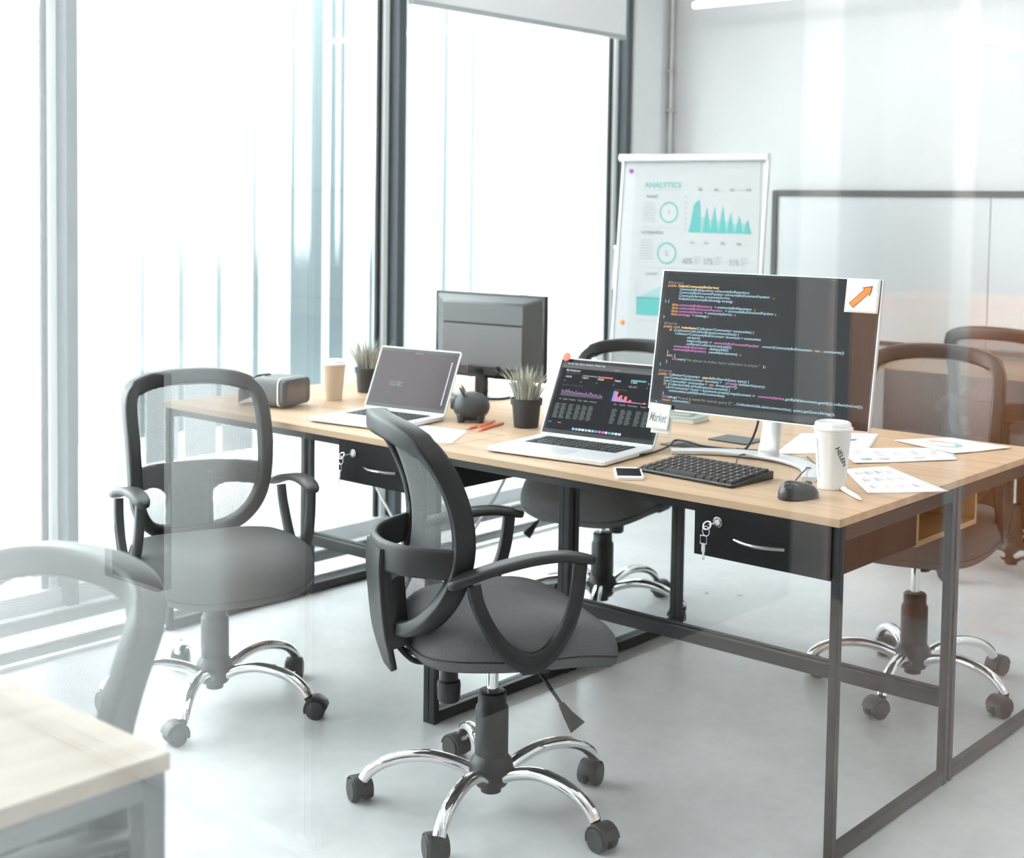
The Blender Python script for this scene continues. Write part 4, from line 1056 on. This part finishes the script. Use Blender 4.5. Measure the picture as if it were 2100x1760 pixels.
# chart sheet
cs = thing('chart_sheet', 'large paper sheet with teal charts clipped to the easel', 'chart')
def efn(zx, zy, o=-.0030):
    return tuple(E0 @ Vector(((zx-810+(zy-70)*.05)/2020, o, -(zy-70)/2020)))
q = MB()
q.box((0, 0, 0), (0, 0, 0)) if False else None
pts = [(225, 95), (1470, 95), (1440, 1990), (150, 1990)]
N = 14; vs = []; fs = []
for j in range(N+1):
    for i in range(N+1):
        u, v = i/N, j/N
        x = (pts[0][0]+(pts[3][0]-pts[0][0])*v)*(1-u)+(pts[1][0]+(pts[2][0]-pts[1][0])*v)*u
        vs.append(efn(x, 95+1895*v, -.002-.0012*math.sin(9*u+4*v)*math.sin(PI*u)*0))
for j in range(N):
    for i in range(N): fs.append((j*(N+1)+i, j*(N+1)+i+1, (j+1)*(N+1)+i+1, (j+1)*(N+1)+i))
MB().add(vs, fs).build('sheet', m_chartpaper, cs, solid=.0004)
q = MB()
def er(x0, y0, x1, y1, m, o=-.0034): q.add([efn(x0, y0, o), efn(x1, y0, o), efn(x1, y1, o), efn(x0, y1, o)], [(0, 1, 2, 3)], m)
def et(s, x, y, w, h, m):
    vs, fs = text2d(s); Wt = max(a[0] for a in vs); q.add([efn(x+a[0]/Wt*w, y-a[1]*h, -.0036) for a in vs], fs, m)
def ering(cx, cy, r0_, r1_, m):
    vs = []; N = 40
    for i in range(N):
        a = 2*PI*i/N
        for r in (r0_, r1_): vs.append(efn(cx+r*math.cos(a), cy+r*math.sin(a), -.0036))
    q.add(vs, [(2*i, 2*i+1, (2*i+3) % (2*N), (2*i+2) % (2*N)) for i in range(N)], m)
et('ANALYTICS', 320, 345, 375, 70, m_teal)
er(300, 366, 700, 369, m_lgrey); er(290, 705, 690, 708, m_lgrey); er(270, 1065, 1400, 1068, m_lgrey)
et('MARKET', 340, 438, 115, 38, m_grey); et('DISTRIBUTION', 295, 765, 225, 40, m_grey); et('GROWTH', 350, 1135, 120, 38, m_grey)
for k in range(8): er(310-k*1.5, 475+k*24, 420+(k*37 % 30), 482+k*24, m_lgrey)
for k in range(8): er(292-k*1.5, 815+k*24, 410+(k*53 % 35), 822+k*24, m_lgrey)
ering(575, 568, 82, 94, m_teal); et('1', 560, 585, 20, 50, m_grey)
ering(560, 932, 84, 98, m_teal); et('2', 542, 955, 36, 60, m_grey)
def epoly(P, m, o=-.0036): q.add([efn(x, y, o) for x, y in P], [tuple(range(len(P)))], m)
for k, (xp, hp) in enumerate(((862, 290), (955, 235), (1030, 240), (1110, 245), (1188, 190), (1270, 160), (1350, 125))):
    if k == 0: epoly([(775, 742), (800, 640), (825, 500), (850, 470), (880, 452), (890, 520), (900, 742)], m_teal)
    else: epoly([(xp-42, 742), (xp-22, 742-hp*.45), (xp, 742-hp), (xp+20, 742-hp*.45), (xp+40, 742)], m_teal)
epoly([(775, 742), (795, 660), (900, 600), (1000, 625), (1150, 640), (1250, 660), (1330, 650), (1385, 742)], m_lteal, -.0034)
for k in range(7): er(738, 420+k*47, 752, 440+k*47, m_lgrey)
for k, x in enumerate((860, 1020, 1170, 1330)): et('%d0k' % (k+3), x, 372, 52, 34, m_grey)
for k, x in enumerate((790, 930, 1090, 1250)): et('%d0k' % (k+1), x, 843, 52, 34, m_grey)
for k, (x, s) in enumerate(((725, '60%'), (930, '57%'), (1180, '31%'))):
    et(s, x, 1020, 95, 75, m_grey)
    for j in range(4): er(x+112, 950+j*20, x+175-(j % 2)*20, 958+j*20, m_lgrey)
epoly([(265, 1345), (500, 1235), (560, 1200), (700, 1180), (700, 1345)], m_lteal, -.0034)
er(258, 1335, 700, 1495, m_teal); er(256, 1180, 259, 1500, m_lgrey); er(256, 1545, 700, 1549, m_lgrey)
q.build('print', m_grey, cs)
def magnet(zx, zy, m, label):
    o = MB(); o.T = Matrix.Translation(efn(zx, zy, -.0)) @ E0.to_3x3().to_4x4() @ Matrix.Rotation(PI/2, 4, 'X')
    o.lathe([(.010, 0.0), (.010, .006), (.008, .008), (.001, .008)], 18); o = o.build('magnet', m, smooth=True); tag(o, label, 'magnet'); return o
magnet(172, 195, m_purple, 'purple magnet at the top left of the easel')
magnet(110, 1575, m_omag, 'orange magnet low on the left of the easel')

t = thing('whiteboard', 'wide whiteboard with dark frame on the back wall', 'whiteboard', (.212, 3.45, .77))
Lw, Hw = 3.0, .725
MB().box((0.02, -.018, .02), (Lw-.02, -.003, Hw-.02)).build('panel', m_board, t)
q = MB(); q.box((0, -.03, 0), (.028, 0, Hw)).box((Lw-.028, -.03, 0), (Lw, 0, Hw)).box((.028, -.03, Hw-.028), (Lw-.028, 0, Hw)).box((.028, -.03, 0), (Lw-.028, 0, .012))
q.build('frame', m_boardframe, t, bevel=.002)
MB().box((1.10, -.0188, .02), (1.104, -.018, Hw-.028)).build('seam', m_grey, t)

t = thing('roller_blind', 'white roller blind rolled down a little at the far window', 'blind', (-.40, 1.50, 2.25))
MB().box((-.012, 0, .0), (.012, 1.49, .70)).build('fabric', m_blind, t)
MB().box((-.016, -.002, -.018), (.016, 1.492, .004)).build('bottom_bar', mat('bar_grey', (.42, .44, .45), .5), t, bevel=.003)
q = MB().tube([(-.405, 3.418, 0), (-.405, 3.418, 2.95)], .011, 12)
for z in (.7, 1.3, 1.9, 2.1, 2.5): q.box((-.42, 3.40, z), (-.39, 3.45, z+.02))
o = q.build('trim_30', mat('conduit', (.58, .59, .59), .4, .4), smooth=True); struct(o, 'metal conduit in the corner of the back wall')

# ------------------------------------------------------------------ behind the camera (mirrored in the partition)
t = thing('sideboard', 'long walnut sideboard against the rear wall', 'sideboard', (1.46, -7.25, 0))
MB().box((0, 0, .06), (4.6, .55, 1.10)).build('carcass', m_brown, t)
MB().box((.02, .03, 0), (4.58, .56, .06)).build('plinth', m_brown, t)
for k in range(5):
    o = MB().box((.01+k*.916, .55, .08), (.916+k*.916, .572, 1.08)).build('door', m_brown, t, bevel=.002)
    MB().box((.80+k*.916, .572, .6), (.815+k*.916, .60, .85)).build('handle', m_silver, o)

t = thing('veil_blocker', 'added dark panel on wires, blocks part of the mirrored veil', 'board', (.95, -4.03, .52))  # unseen panel, added to leave a dark gap in the mirrored veil
MB().box((0, -.01, 0), (.21, .01, .49)).build('panel', m_dark, t, bevel=.003)
for x in (.03, .18): MB().tube([(x, 0, .49), (x, 0, 2.43)], .0015, 6).build('wire', m_alu, t)
m_trans = bpy.data.materials.new('translucent_fabric'); m_trans.use_nodes = True; nt = m_trans.node_tree; nt.nodes.clear()
o_ = nt.nodes.new('ShaderNodeOutputMaterial'); a_ = nt.nodes.new('ShaderNodeBsdfTranslucent'); a_.inputs[0].default_value = (.88, .885, .885, 1)
d_ = nt.nodes.new('ShaderNodeBsdfDiffuse'); d_.inputs[0].default_value = (.8, .8, .8, 1); x_ = nt.nodes.new('ShaderNodeMixShader'); x_.inputs[0].default_value = .08
nt.links.new(a_.outputs[0], x_.inputs[1]); nt.links.new(d_.outputs[0], x_.inputs[2]); nt.links.new(x_.outputs[0], o_.inputs[0])
t = thing('roller_blind', 'added white blind over the rear window, even source of the veil', 'blind', (-.415, -4.13, .01))  # unseen backlit sheet, added to give the partition its even pale veil
MB().quad([(0, 0, 0), (1.95, 0, 0), (1.95, 0, 2.85), (0, 0, 2.85)]).build('fabric', m_trans, t)
MB().box((0, -.012, -.005), (1.95, .012, .02)).build('bottom_bar', m_alu, t)
MB().box((0, -.02, 2.85), (1.95, .02, 2.93)).build('roller', m_alu, t)

sbox('trim_40', (1.30, -6.64, 0), (1.43, -6.60, 2.95), m_pilaster)
sbox('trim_41', (1.862, -6.66, 0), (1.908, -6.60, 2.95), m_white)

sbox('trim_42', (1.5, -5.88, 2.2), (6.5, -5.86, 2.95), m_wallpaint)  # unseen fascia, added to keep the sideboard lamps off the front room
